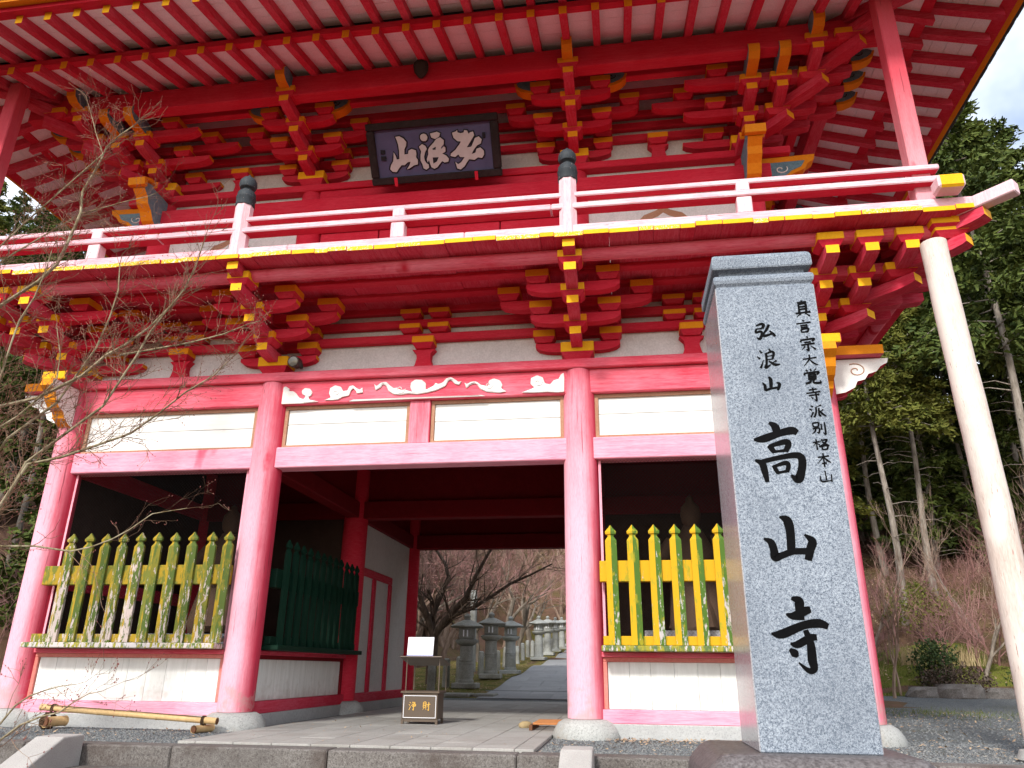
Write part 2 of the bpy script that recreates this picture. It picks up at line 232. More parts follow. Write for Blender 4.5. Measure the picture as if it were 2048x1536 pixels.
# ------------------------------------------------------------------ materials
class NT:
    def __init__(s, name, rough=.6, spec=.3):
        s.mat = bpy.data.materials.new(name); s.mat.use_nodes = True
        s.t = s.mat.node_tree; s.b = s.t.nodes['Principled BSDF']
        s.b.inputs['Roughness'].default_value = rough
        s.b.inputs['Specular IOR Level'].default_value = spec
        tc = s.t.nodes.new('ShaderNodeTexCoord'); s.obj = tc.outputs['Object']
        oi = s.t.nodes.new('ShaderNodeObjectInfo'); s.rand = oi.outputs['Random']
        add = s.t.nodes.new('ShaderNodeVectorMath'); add.operation = 'ADD'
        ml = s.t.nodes.new('ShaderNodeMath'); ml.operation = 'MULTIPLY'; ml.inputs[1].default_value = 37.0
        s.t.links.new(s.rand, ml.inputs[0]); s.t.links.new(s.obj, add.inputs[0]); s.t.links.new(ml.outputs[0], add.inputs[1])
        s.co = add.outputs[0]
    def map(s, scale, src=None):
        n = s.t.nodes.new('ShaderNodeMapping'); n.inputs['Scale'].default_value = scale
        s.t.links.new(src or s.co, n.inputs['Vector']); return n.outputs[0]
    def noise(s, scale, detail=4, rough=.55, vec=None, dist=0):
        n = s.t.nodes.new('ShaderNodeTexNoise'); n.inputs['Scale'].default_value = scale
        n.inputs['Detail'].default_value = detail; n.inputs['Roughness'].default_value = rough; n.inputs['Distortion'].default_value = dist
        s.t.links.new(vec or s.co, n.inputs['Vector']); return n.outputs['Fac']
    def voro(s, scale, vec=None, out='Color', feat='F1'):
        n = s.t.nodes.new('ShaderNodeTexVoronoi'); n.inputs['Scale'].default_value = scale; n.feature = feat
        s.t.links.new(vec or s.co, n.inputs['Vector']); return n.outputs[out]
    def ramp(s, fac, stops, interp='LINEAR'):
        n = s.t.nodes.new('ShaderNodeValToRGB'); cr = n.color_ramp; cr.interpolation = interp
        while len(cr.elements) < len(stops): cr.elements.new(.5)
        for e, (p, c) in zip(cr.elements, stops):
            e.position = p; e.color = (*c, 1) if hasattr(c, '__len__') else (c, c, c, 1)
        s.t.links.new(fac, n.inputs['Fac']); return n.outputs['Color']
    def mix(s, fac, a, b, mode='MIX'):
        n = s.t.nodes.new('ShaderNodeMixRGB'); n.blend_type = mode
        for i, v in ((0, fac), (1, a), (2, b)):
            if isinstance(v, (int, float)) and i == 0: n.inputs[0].default_value = v
            elif isinstance(v, (tuple, list)): n.inputs[i].default_value = (*v, 1)
            elif isinstance(v, (int, float)): n.inputs[i].default_value = (v, v, v, 1)
            else: s.t.links.new(v, n.inputs[i])
        return n.outputs[0]
    def bump(s, h, strength=.3, dist=.01):
        n = s.t.nodes.new('ShaderNodeBump'); n.inputs['Strength'].default_value = strength; n.inputs['Distance'].default_value = dist
        s.t.links.new(h, n.inputs['Height']); s.t.links.new(n.outputs[0], s.b.inputs['Normal'])
    def sep(s, vec, ch):
        n = s.t.nodes.new('ShaderNodeSeparateXYZ'); s.t.links.new(vec, n.inputs[0]); return n.outputs[ch]
    def col(s, c):
        if isinstance(c, (tuple, list)): s.b.inputs['Base Color'].default_value = (*c, 1)
        else: s.t.links.new(c, s.b.inputs['Base Color'])
        return s.mat
    def rough(s, c): s.t.links.new(c, s.b.inputs['Roughness'])

def paint(name, base, faded, amount=.5, grain=(3, 3, 3), rough=.62, peel=None, peel_at=.62, patch=None, patch_at=.66, bump=.12, crack=False):
    """weathered paint on timber: streaky fading along the grain, optional peeling and fresh patches"""
    n = NT(name, min(1, rough + .08), .12)
    st = n.noise(9, 3, .6, n.map(grain)); bl = n.noise(1.3, 2)
    f = n.mix(.5, st, bl)
    c = n.mix(n.ramp(f, [(.62 - amount * .5, 0), (.80 - amount * .35, 1)]), base, faded)
    fine = n.noise(40, 2, .6, n.map(grain))
    c = n.mix(.32, c, n.ramp(fine, [(.3, tuple(v * .72 for v in base)), (.7, tuple(min(1, v * 1.12) for v in faded))]))
    if crack:
        ck = n.noise(22, 3, .7, n.map(tuple(q * (.16 if q == min(grain) else 1.0) for q in grain)))
        c = n.mix(n.ramp(ck, [(.66, 0), (.675, .65)]), c, tuple(q * .3 for q in base))
    if patch: c = n.mix(n.ramp(n.noise(1.1, 3, .5, n.map((1.6, 1.6, .8))), [(patch_at, 0), (patch_at + .07, 1)]), c, patch)
    if peel:
        pk = n.noise(14, 4, .68, n.map(grain))
        c = n.mix(n.ramp(pk, [(peel_at, 0), (peel_at + .03, 1)]), c, peel)
    n.bump(fine, bump, .006)
    return n.col(c)

RED = (0.56, 0.012, 0.036)
M = {}
M['red'] = paint('red_paint', RED, (0.64, 0.05, 0.08), .35, (1.2, 1.2, 6))
M['red_x'] = paint('red_paint_beam', RED, (0.64, 0.05, 0.08), .35, (.5, 5, 5))
M['red_y'] = paint('red_paint_rafter', (0.56, 0.014, 0.044), (0.66, 0.11, 0.16), .36, (5, .5, 5))
M['red_shaded'] = paint('red_paint_shaded', (0.17, 0.005, 0.010), (0.21, 0.010, 0.016), .3, (1, 1, 1))  # red darkened so the paint itself carries the shade inside the gate
M['pink_z_old'] = paint('faded_red_column', (0.66, 0.115, 0.17), (0.82, 0.42, 0.48), .62, (3.2, 3.2, .22), .7, patch=(0.56, 0.02, 0.045), patch_at=.70)
M['pink_x'] = paint('faded_red_beam', (0.74, 0.17, 0.27), (0.85, 0.42, 0.52), .64, (.3, 4, 4), .7, patch=(0.66, 0.08, 0.14), patch_at=.66, crack=True)
M['rose_x'] = paint('half_faded_red_beam', (0.70, 0.045, 0.085), (0.80, 0.20, 0.26), .50, (.3, 4, 4), .7, patch=(0.55, 0.02, 0.04), patch_at=.66, crack=True)
M['pale_x'] = paint('bleached_rail', (0.66, 0.23, 0.29), (0.81, 0.58, 0.62), .66, (.35, 6, 6), .8, peel=(0.40, 0.20, 0.20), peel_at=.62, bump=.3)
M['pale_z'] = paint('bleached_post', (0.69, 0.27, 0.33), (0.82, 0.60, 0.63), .70, (5, 5, .5), .8)
M['yellow'] = paint('yellow_end_paint', (0.86, 0.40, 0.008), (0.90, 0.50, 0.02), .4, (4, 4, 4), .55)
M['yellow_worn'] = paint('worn_yellow_end_paint', (0.86, 0.43, 0.010), (0.88, 0.55, 0.05), .5, (4, 4, 4), .6, peel=(0.80, 0.68, 0.62), peel_at=.56)
M['plaster'] = paint('white_plaster', (0.56, 0.55, 0.54), (0.70, 0.69, 0.68), .6, (1, 1, 1), .85, peel=(0.42, 0.37, 0.32), peel_at=.76)
M['board'] = paint('white_board', (0.78, 0.78, 0.75), (0.84, 0.84, 0.81), .6, (5, 5, .6), .75)
M['board_x'] = paint('white_board_long', (0.76, 0.76, 0.72), (0.83, 0.83, 0.79), .6, (.4, 5, 5), .75)
M['soffit'] = paint('white_soffit_board', (0.80, 0.80, 0.82), (0.86, 0.86, 0.88), .6, (1.5, 1.5, 1.5), .8)
M['frame_brown'] = paint('bare_brown_frame', (0.33, 0.17, 0.10), (0.46, 0.27, 0.18), .5, (3, 3, 3), .8)
M['frame_salmon'] = paint('salmon_frame', (0.58, 0.16, 0.13), (0.66, 0.26, 0.22), .5, (3, 3, 3), .75)
M['black'] = paint('black_frame', (0.018, 0.013, 0.013), (0.04, 0.03, 0.03), .4, (2, 2, 2), .45)
M['finial'] = paint('black_finial_paint', (0.03, 0.035, 0.04), (0.06, 0.07, 0.08), .4, (6, 6, 1), .45, peel=(0.62, 0.38, 0.33), peel_at=.66)
M['teal'] = paint('teal_carving', (0.08, 0.16, 0.20), (0.20, 0.32, 0.38), .5, (2, 2, 2))
M['cream'] = paint('cream_carving', (0.72, 0.70, 0.66), (0.84, 0.82, 0.79), .5, (2, 2, 2), .7)
M['amber_shaded'] = paint('shaded_orange_end_paint', (0.78, 0.27, 0.008), (0.84, 0.34, 0.015), .4, (4, 4, 4), .6)  # orange end paint, with shade on the sheltered yellow ends mixed into it
M['orange'] = paint('orange_carving', (0.72, 0.22, 0.008), (0.80, 0.30, 0.015), .4, (3, 3, 3), .55)
M['green_dark'] = paint('dark_green_fence', (0.003, 0.020, 0.011), (0.006, 0.030, 0.017), .4, (6, 6, .6), .5, peel=(0.10, 0.12, 0.10), peel_at=.82)

def picket_mat(name, a, bcol, ccol, mix1, mix2):
    n = NT(name, .75, .2)
    m1 = n.noise(5, 4, .66, n.map((2.6, 2.6, .9))); m2 = n.noise(9, 5, .72, n.map((3, 3, .8)))
    rr = n.ramp(n.rand, [(0, .0), (1, .12)])
    c = n.mix(n.ramp(m1, [(mix1, 0), (mix1 + .09, 1)]), a, bcol)
    zz = n.t.nodes.new('ShaderNodeMapRange'); n.t.links.new(n.sep(n.obj, 2), zz.inputs[0]); zz.inputs[1].default_value = 0; zz.inputs[2].default_value = 1.2; zz.inputs[3].default_value = .07; zz.inputs[4].default_value = -.06
    m3 = n.mix(1.0, n.mix(1.0, m2, rr, 'ADD'), zz.outputs[0], 'ADD')
    pe = n.ramp(m3, [(mix2, 0), (mix2 + .035, 1)])
    c = n.mix(pe, c, n.mix(n.noise(3, 3), ccol, (0.60, 0.47, 0.43)))
    n.bump(pe, .5, -.004)
    return n.col(c)
M['pick_a'] = picket_mat('mossy_yellow_paint', (0.36, 0.235, 0.018), (0.15, 0.16, 0.026), (0.40, 0.38, 0.35), .46, .635)
M['pick_b'] = picket_mat('mossy_green_paint', (0.085, 0.125, 0.026), (0.20, 0.18, 0.024), (0.40, 0.36, 0.34), .50, .605)
M['pick_c'] = picket_mat('yellow_picket_paint', (0.58, 0.32, 0.010), (0.34, 0.29, 0.02), (0.40, 0.45, 0.42), .55, .74)
M['pick_d'] = picket_mat('green_picket_side', (0.075, 0.15, 0.022), (0.30, 0.27, 0.02), (0.42, 0.47, 0.47), .54, .66)
M['sill'] = picket_mat('peeling_sill_paint', (0.30, 0.27, 0.03), (0.10, 0.15, 0.05), (0.50, 0.50, 0.50), .46, .63)

def granite(name, dark, mid, light, scale, rough, bump=.25, stain=None):
    n = NT(name, rough, .4)
    v = n.noise(scale, 2, .7); v2 = n.noise(scale * 2.3, 1, .6); v = n.mix(.5, v, v2)
    c = n.ramp(v, [(.36, dark), (.44, mid), (.54, tuple(.5 * (a + b) for a, b in zip(mid, light))), (.62, light)])
    big = n.noise(2.0, 4, .6)
    c = n.mix(n.ramp(big, [(.40, 0), (.66, .38)]), c, tuple(q * .70 for q in mid))
    c = n.mix(1.0, c, n.ramp(n.rand, [(0, .84), (1, 1.0)]), 'MULTIPLY')
    if stain: c = n.mix(n.ramp(n.noise(1.5, 5, .65), [(.50, 0), (.66, .75)]), c, stain)
    n.bump(v, bump, .004)
    return n.col(c)
M['granite'] = granite('blue_grey_granite', (0.042, 0.056, 0.078), (0.145, 0.176, 0.222), (0.385, 0.43, 0.48), 105, .75)
M['granite_pol'] = granite('polished_granite_side', (0.16, 0.15, 0.16), (0.30, 0.30, 0.32), (0.48, 0.48, 0.50), 90, .13, .02)
M['granite_pol'].node_tree.nodes['Principled BSDF'].inputs['Specular IOR Level'].default_value = .6
M['kerb'] = granite('kerb_stone', (0.065, 0.058, 0.055), (0.125, 0.11, 0.10), (0.22, 0.205, 0.19), 40, .85, .6, stain=(0.060, 0.042, 0.034))
M['cheek'] = granite('cheek_stone', (0.25, 0.235, 0.22), (0.40, 0.38, 0.36), (0.52, 0.50, 0.47), 160, .8, .3)
M['paving'] = granite('paving_slab', (0.24, 0.23, 0.215), (0.34, 0.33, 0.305), (0.42, 0.405, 0.375), 70, .85, .3, stain=(0.25, 0.235, 0.21))
M['paving_dark'] = granite('inner_path_stone', (0.20, 0.20, 0.20), (0.27, 0.27, 0.27), (0.33, 0.33, 0.33), 60, .85, .2, stain=(0.20, 0.20, 0.21))
M['lantern'] = granite('lantern_stone', (0.20, 0.205, 0.19), (0.34, 0.35, 0.325), (0.46, 0.465, 0.445), 45, .9, .4, stain=(0.17, 0.165, 0.13))
M['lantern_dark'] = granite('mossy_lantern_stone', (0.17, 0.165, 0.145), (0.29, 0.285, 0.25), (0.40, 0.39, 0.35), 40, .9, .5, stain=(0.15, 0.14, 0.105))
M['basestone'] = granite('rounded_base_stone', (0.26, 0.265, 0.25), (0.38, 0.385, 0.365), (0.48, 0.48, 0.46), 40, .88, .5, stain=(0.30, 0.26, 0.21))
M['plinth'] = granite('dark_plinth_stone', (0.05, 0.042, 0.042), (0.085, 0.072, 0.072), (0.16, 0.145, 0.145), 30, .55, .35, stain=(0.12, 0.105, 0.10))
M['concrete'] = granite('footing_concrete', (0.34, 0.34, 0.34), (0.43, 0.43, 0.42), (0.50, 0.50, 0.49), 30, .9, .2)

def flat(name, c, rough=.6, spec=.3, vary=.12, scale=8):
    n = NT(name, rough, spec)
    k = n.noise(scale, 4)
    return n.col(n.mix(k, tuple(q * (1 - vary) for q in c), tuple(min(1, q * (1 + vary)) for q in c)))
M['ink'] = flat('black_letter_paint', (0.012, 0.012, 0.013), .38, .5)
def _ink():
    n = NT('cut_black_letter', .5, .03); k = n.noise(22, 5, .6)
    n.bump(k, .5, .006); return n.col(n.mix(k, (.002, .002, .0025), (.006, .006, .0065)))
M['ink'] = _ink()
M['plaque'] = flat('plaque_blue', (0.085, 0.085, 0.165), .6, .2, .25, 5)
M['plaque_white'] = flat('plaque_letters', (0.50, 0.49, 0.48), .7, .2, .15, 12)
M['plaque_outline'] = flat('plaque_outline', (0.010, 0.010, 0.016), .6)
M['metal_brown'] = flat('bronze_metal', (0.085, 0.058, 0.038), .45, .5, .15)
M['metal_dark'] = flat('dark_metal', (0.03, 0.027, 0.022), .5, .5)
M['gold'] = flat('gold_letters', (0.62, 0.36, 0.06), .5, .4)
M['paper'] = flat('white_paper', (0.85, 0.86, 0.90), .6, .2, .02)
M['bluetape'] = flat('blue_edge', (0.08, 0.08, 0.32), .6)
M['bamboo'] = paint('dry_bamboo', (0.52, 0.34, 0.15), (0.66, 0.46, 0.24), .5, (3, 3, 3), .45)
M['rope'] = flat('dark_rope', (0.06, 0.035, 0.02), .9, .1, .4, 90)
M['rawwood'] = flat('orange_wood', (0.42, 0.17, 0.06), .7, .2, .25)
M['darkwood'] = flat('dark_wood', (0.14, 0.06, 0.03), .7, .2, .3)
M['lampbody'] = flat('lamp_body', (0.05, 0.03, 0.025), .5)
M['lampglass'] = flat('lamp_glass', (0.16, 0.15, 0.125), .15, .6)
M['nest'] = flat('grey_nest', (0.05, 0.045, 0.04), .95, .1, .4, 40)
M['interior'] = flat('room_shade_brown', (0.045, 0.026, 0.020), .8, .15, .4)  # dark brown that puts the shade of the rooms into their surfaces
M['steel'] = flat('grey_pipe', (0.35, 0.37, 0.42), .35, .5)
M['wire'] = flat('net_wire', (0.022, 0.022, 0.022), .7)
M['tile'] = flat('roof_tile', (0.035, 0.038, 0.042), .5, .4, .25)
M['statue'] = flat('statue_wood', (0.10, 0.06, 0.04), .8, .2, .35, 4)
M['peel_pole'] = paint('stripped_pole', (0.50, 0.38, 0.32), (0.70, 0.62, 0.56), .68, (3, 3, .35), .85, peel=(0.40, 0.24, 0.20), peel_at=.64, patch=(0.72, 0.64, 0.58), patch_at=.52, bump=.8)

def gravel_mat():
    n = NT('gravel', .9, .2)
    c = n.ramp(n.voro(70, n.obj), [(0, (0.06, 0.066, 0.07)), (.45, (0.125, 0.135, 0.14)), (.8, (0.19, 0.195, 0.19)), (1, (0.34, 0.32, 0.27))])
    g = n.noise(1.1, 5, .65, n.obj)
    c = n.mix(n.ramp(g, [(.54, 0), (.70, .55)]), c, (0.10, 0.10, 0.065))
    n.bump(n.voro(70, n.obj, 'Distance'), .9, .02)
    return n.col(c)
M['gravel'] = gravel_mat()
def ground_mat():
    n = NT('earth', .95, .1)
    a = n.noise(.35, 6, .65, n.obj); b = n.noise(3.5, 6, .7, n.obj)
    c = n.ramp(a, [(.30, (0.07, 0.075, 0.018)), (.40, (0.11, 0.085, 0.035)), (.52, (0.15, 0.085, 0.055)), (.68, (0.115, 0.062, 0.05))])
    c = n.mix(n.ramp(b, [(.4, 0), (.7, .55)]), c, (0.06, 0.045, 0.025))
    n.bump(b, .8, .08)
    return n.col(c)
M['ground'] = ground_mat()
def lawn_mat():
    n = NT('lawn', .95, .1); b = n.noise(1.4, 6, .7, n.obj)
    n.bump(n.noise(25, 4, .6, n.obj), .6, .03); return n.col(n.ramp(b, [(.34, (0.05, 0.045, 0.02)), (.46, (0.10, 0.115, 0.02)), (.60, (0.15, 0.145, 0.03)), (.72, (0.15, 0.10, 0.05))]))
M['lawn'] = lawn_mat()
def moss_mat():
    n = NT('mossy_verge', .95, .1); b = n.noise(2.2, 6, .7, n.obj)
    c = n.ramp(b, [(.34, (0.05, 0.06, 0.014)), (.46, (0.105, 0.10, 0.022)), (.56, (0.17, 0.125, 0.045)), (.70, (0.13, 0.08, 0.05))])
    n.bump(n.noise(30, 4, .6, n.obj), .6, .02); return n.col(c)
M['moss'] = moss_mat()
def bark(name, a, b, sc=6):
    n = NT(name, .9, .15); k = n.noise(sc, 6, .65, n.map((2, 2, .35)))
    n.bump(k, .8, .02); return n.col(n.ramp(k, [(.35, a), (.65, b)]))
M['bark_grey'] = bark('grey_bark', (0.17, 0.145, 0.12), (0.40, 0.36, 0.31))
M['bark_mid'] = bark('brown_grey_bark', (0.10, 0.08, 0.062), (0.25, 0.21, 0.17))
M['bark_dark'] = bark('dark_bark', (0.045, 0.032, 0.024), (0.14, 0.10, 0.075))
M['bark_cedar'] = bark('cedar_bark', (0.15, 0.12, 0.095), (0.33, 0.29, 0.245))
M['twig'] = bark('twig_bark', (0.17, 0.11, 0.08), (0.33, 0.24, 0.18), 3)
M['maple_twig'] = bark('maple_twig', (0.18, 0.095, 0.065), (0.33, 0.225, 0.15), 3)
M['twig_pink'] = bark('budding_twig', (0.20, 0.095, 0.085), (0.36, 0.205, 0.185), 1)
M['maple'] = bark('maple_bark', (0.14, 0.105, 0.05), (0.37, 0.32, 0.22), 8)
M['bud'] = flat('red_bud', (0.20, 0.06, 0.05), .7)
def leaf(name, a, b, c):
    n = NT(name, .7, .2)
    k = n.noise(.9, 4, .6, n.obj); k2 = n.noise(9, 3, .6, n.obj)
    col = n.mix(n.ramp(k, [(.35, 0), (.62, 1)]), a, b)
    col = n.mix(n.ramp(k2, [(.45, 0), (.7, .7)]), col, c)
    n.b.inputs['Subsurface Weight'].default_value = 0
    return n.col(col)
M['cedar'] = leaf('cedar_needles', (0.034, 0.060, 0.014), (0.080, 0.110, 0.020), (0.14, 0.155, 0.030))
M['cedar_y'] = leaf('yellow_green_needles', (0.065, 0.088, 0.014), (0.13, 0.135, 0.022), (0.20, 0.18, 0.036))
M['bush'] = leaf('evergreen_leaves', (0.022, 0.04, 0.012), (0.04, 0.065, 0.018), (0.07, 0.10, 0.03))
M['grassgreen'] = leaf('grass_blades', (0.06, 0.09, 0.015), (0.10, 0.12, 0.02), (0.16, 0.16, 0.04))
M['strawgrass'] = leaf('dry_grass', (0.30, 0.22, 0.11), (0.40, 0.31, 0.17), (0.24, 0.17, 0.08))
M['brownbush'] = leaf('brown_twigs', (0.05, 0.035, 0.025), (0.09, 0.06, 0.045), (0.12, 0.08, 0.06))
M['litter'] = leaf('fallen_leaves', (0.34, 0.24, 0.15), (0.46, 0.34, 0.22), (0.30, 0.16, 0.10))
M['post_fade_old'] = paint('half_faded_post', (0.52, 0.022, 0.04), (0.78, 0.40, 0.44), .5, (1.6, 1.6, .30), .65)

def faded_and_lit(name, fresh, faded, zlo, zhi, side=True, streak=.5):
    """old red paint bleached by years of sun and rain: palest low down, fresh red where sheltered; side adds a painted pale lit side and red shaded side"""
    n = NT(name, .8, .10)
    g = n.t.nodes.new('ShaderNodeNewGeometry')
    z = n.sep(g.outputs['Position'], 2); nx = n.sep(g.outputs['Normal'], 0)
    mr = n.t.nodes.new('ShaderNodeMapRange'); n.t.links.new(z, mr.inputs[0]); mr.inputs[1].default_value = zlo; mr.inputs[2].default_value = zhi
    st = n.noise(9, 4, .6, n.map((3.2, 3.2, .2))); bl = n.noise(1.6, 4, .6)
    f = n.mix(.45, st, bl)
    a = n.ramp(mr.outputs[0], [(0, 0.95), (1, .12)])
    if side:  # sunlit left stays pale, shaded right turns red, painted into the colour
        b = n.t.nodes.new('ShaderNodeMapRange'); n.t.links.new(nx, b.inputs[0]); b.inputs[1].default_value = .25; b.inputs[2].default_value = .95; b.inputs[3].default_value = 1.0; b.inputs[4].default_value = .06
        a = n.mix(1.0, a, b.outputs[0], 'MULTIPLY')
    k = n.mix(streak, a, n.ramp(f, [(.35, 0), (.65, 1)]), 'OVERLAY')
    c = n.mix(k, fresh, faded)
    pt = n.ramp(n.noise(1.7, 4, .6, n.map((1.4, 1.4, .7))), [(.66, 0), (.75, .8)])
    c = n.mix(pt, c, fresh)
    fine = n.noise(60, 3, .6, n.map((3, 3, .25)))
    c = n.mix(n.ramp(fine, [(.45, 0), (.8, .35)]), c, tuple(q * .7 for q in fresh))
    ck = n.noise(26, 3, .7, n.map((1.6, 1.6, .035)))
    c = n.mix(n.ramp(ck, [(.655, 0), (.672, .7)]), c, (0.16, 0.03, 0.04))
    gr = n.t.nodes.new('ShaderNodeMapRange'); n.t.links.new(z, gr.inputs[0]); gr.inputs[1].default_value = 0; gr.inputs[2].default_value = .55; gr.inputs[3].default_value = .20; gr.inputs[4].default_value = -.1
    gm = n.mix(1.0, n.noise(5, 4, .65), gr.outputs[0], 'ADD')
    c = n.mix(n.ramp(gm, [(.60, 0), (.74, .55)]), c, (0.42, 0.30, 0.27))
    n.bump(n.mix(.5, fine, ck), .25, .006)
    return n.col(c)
M['pink_z'] = faded_and_lit('faded_red_column', (0.56, 0.024, 0.06), (0.86, 0.44, 0.53), 2.2, 5.0)  # bleached column paint with its lit and shaded sides coloured in
M['post_fade'] = faded_and_lit('half_faded_post', (0.50, 0.016, 0.04), (0.80, 0.46, 0.50), 5.0, 7.3, False, .2)

def board_mat(name, grain):
    n = NT(name, .75, .2)
    a = n.noise(2.2, 3, .6, n.map(grain)); b = n.noise(24, 2, .6, n.map(grain)); k = n.noise(13, 4, .7, n.map(tuple(q * (.25 if q < 1 else 1.6) for q in grain)))
    c = n.mix(n.ramp(a, [(.35, 0), (.7, 1)]), (0.70, 0.70, 0.665), (0.83, 0.83, 0.80))
    c = n.mix(n.ramp(b, [(.55, 0), (.9, .3)]), c, (0.55, 0.54, 0.50))
    c = n.mix(n.ramp(k, [(.66, 0), (.68, .75)]), c, (0.30, 0.28, 0.26))
    g = n.t.nodes.new('ShaderNodeNewGeometry'); gr = n.t.nodes.new('ShaderNodeMapRange'); n.t.links.new(n.sep(g.outputs['Position'], 2), gr.inputs[0]); gr.inputs[1].default_value = .1; gr.inputs[2].default_value = .42; gr.inputs[3].default_value = .22; gr.inputs[4].default_value = -.05
    c = n.mix(n.ramp(n.mix(1.0, n.noise(6, 4, .65), gr.outputs[0], 'ADD'), [(.56, 0), (.78, .45)]), c, (0.46, 0.41, 0.35))
    n.bump(b, .2, .004); return n.col(c)
M['board'] = board_mat('white_board', (5, 5, .5)); M['board_x'] = board_mat('white_board_long', (.4, 5, 5))
# ------------------------------------------------------------------ the setting: ground
def hgt(x, y):
    ss = lambda a, b, v: (lambda t: t * t * (3 - 2 * t))(max(0.0, min(1.0, (v - a) / (b - a))))
    if y < -1.955: return -1.06
    z = -.215 + max(0, y - 8.5) * .061
    wr = ss(6.5, 12, x); wl = ss(-6, -14, x)
    z += wr * min(15, max(0, y - 12.5) * .40 + max(0, x - 14) * .25)
    z += wl * min(17, max(0, y - 6) * .30 + max(0, -x - 10) * .42)
    z += min(24, max(0, y - 50) * .45) * (1 - max(wr, wl) * .6)
    z += (math.sin(x * .9 + y * .37) * math.sin(y * .71 - x * .2)) * .10 * ss(9, 16, y + abs(x) * .3)
    return z
def grid(xs, ys, zf, mat, name):
    mb = MB(); nx, ny = len(xs), len(ys)
    vs = [(x, y, zf(x, y)) for y in ys for x in xs]
    fs = [(j * nx + i, j * nx + i + 1, (j + 1) * nx + i + 1, (j + 1) * nx + i) for j in range(ny - 1) for i in range(nx - 1)]
    mb.add(vs, fs, 0, True); return mb.build(name, mat)
_xs = [-220, -150, -100, -80] + [-64 + 2 * i for i in range(64)] + [64, 80, 100, 150, 220]
_ys = [-150, -60, -20, -1.96, -1.95] + [-1 + i for i in range(30)] + [30 + 2 * i for i in range(45)] + [125, 150, 200, 300]
tag(grid(_xs, _ys, hgt, M['ground'], 'ground'), kind='structure')

mb = MB()
def gz(x, y): return -.20
tag(grid([-14 + i for i in range(29)], [-1.82, 0, 2, 4, 6, 7.5, 9, 10.5, 11.6], lambda x, y: -.2 if y < 8.5 else -.2 + (y - 8.5) * .061 + .004, M['gravel'], 'gravel_yard'), kind='structure')

# kerb along the terrace edge, its stones
kerb = MB().box(-14, 14, -2.05, -1.86, -1.1, -.26).build('kerb', M['kerb']); tag(kerb, kind='structure')
x = -14.0
while x < 14:
    L = rnd.choice([1.5, 1.7, 1.9]) if not (-1.6 < x < -.6) else .9
    x1 = min(x + L, 14)
    MB().cbox(x + .004, x1 - .004, -2.12 + rnd.uniform(-.004, .004), -1.83, -.52, -.185 + rnd.uniform(-.004, .004), .014).build('kerb_stone', M['kerb'], kerb)
    x = x1
# steps down to the lower forecourt
steps = MB().box(-2.47, 2.0, -3.6, -2.13, -1.1, -1.05).build('steps', M['kerb']); tag(steps, kind='structure')
for i in range(4):
    y1 = -2.125 - .34 * i; z1 = -.185 - .175 * (i + 1)
    xx = -2.465
    while xx < 1.99:
        x1 = min(xx + rnd.uniform(1.2, 1.7), 1.995)
        if 1.995 - x1 < .5: x1 = 1.995
        MB().cbox(xx, x1 - .005, y1 - .36, y1 - .003, z1 - .16, z1, .012).build('step_stone', M['kerb'], steps); xx = x1
def cheek(x0, x1, label):
    prof = [(-2.13, -1.1), (-2.13, -.10), (-2.42, -.105), (-4.1, -.98), (-4.1, -1.1)]
    t = thing('stair_cheek_wall', label, 'stair wall', ((x0 + x1) / 2, -2.13, -1.06), group='stone cheek walls flanking the steps')
    m = MB(); h = (x1 - x0) / 2; c = .02
    m.prism([(a + 2.13, b + 1.06) for a, b in prof], -h, h, 'x'); o = m.build('cheek_stone', M['cheek'], t)
    bv = o.modifiers.new('round', 'BEVEL'); bv.width = .02; bv.segments = 2
    return t
cheek(-2.76, -2.475, 'sloping grey stone stair cheek at the lower left corner')
cheek(2.005, 2.27, 'pale stone stair cheek in front of the right round column base')

# paved way through the gate, slab by slab
path = MB().box(-1.70, 1.70, -1.83, 9.0, -.24, -.200).build('path', M['paving']); tag(path, kind='structure')
PZ = -.165
colw = [(-1.72, -1.54)] + [(-1.54 + i * .385, -1.54 + (i + 1) * .385) for i in range(8)] + [(1.54, 1.72)]
for ci, (xa, xb) in enumerate(colw):
    y = -1.825 + (0 if ci in (0, 9) else -rnd.uniform(0, .8)); first = True
    while y < 9.0:
        L = rnd.uniform(1.5, 2.0) if ci in (0, 9) else rnd.uniform(.85, 1.1)
        ya, yb = max(y, -1.825), min(y + L, 9.0)
        if yb - ya > .08:
            MB().cbox(xa + .0025, xb - .0025, ya + .0025, yb - .0025, -.2, PZ + rnd.uniform(-.0015, .0015), .004).build('paving_slab', M['paving'], path)
        y += L
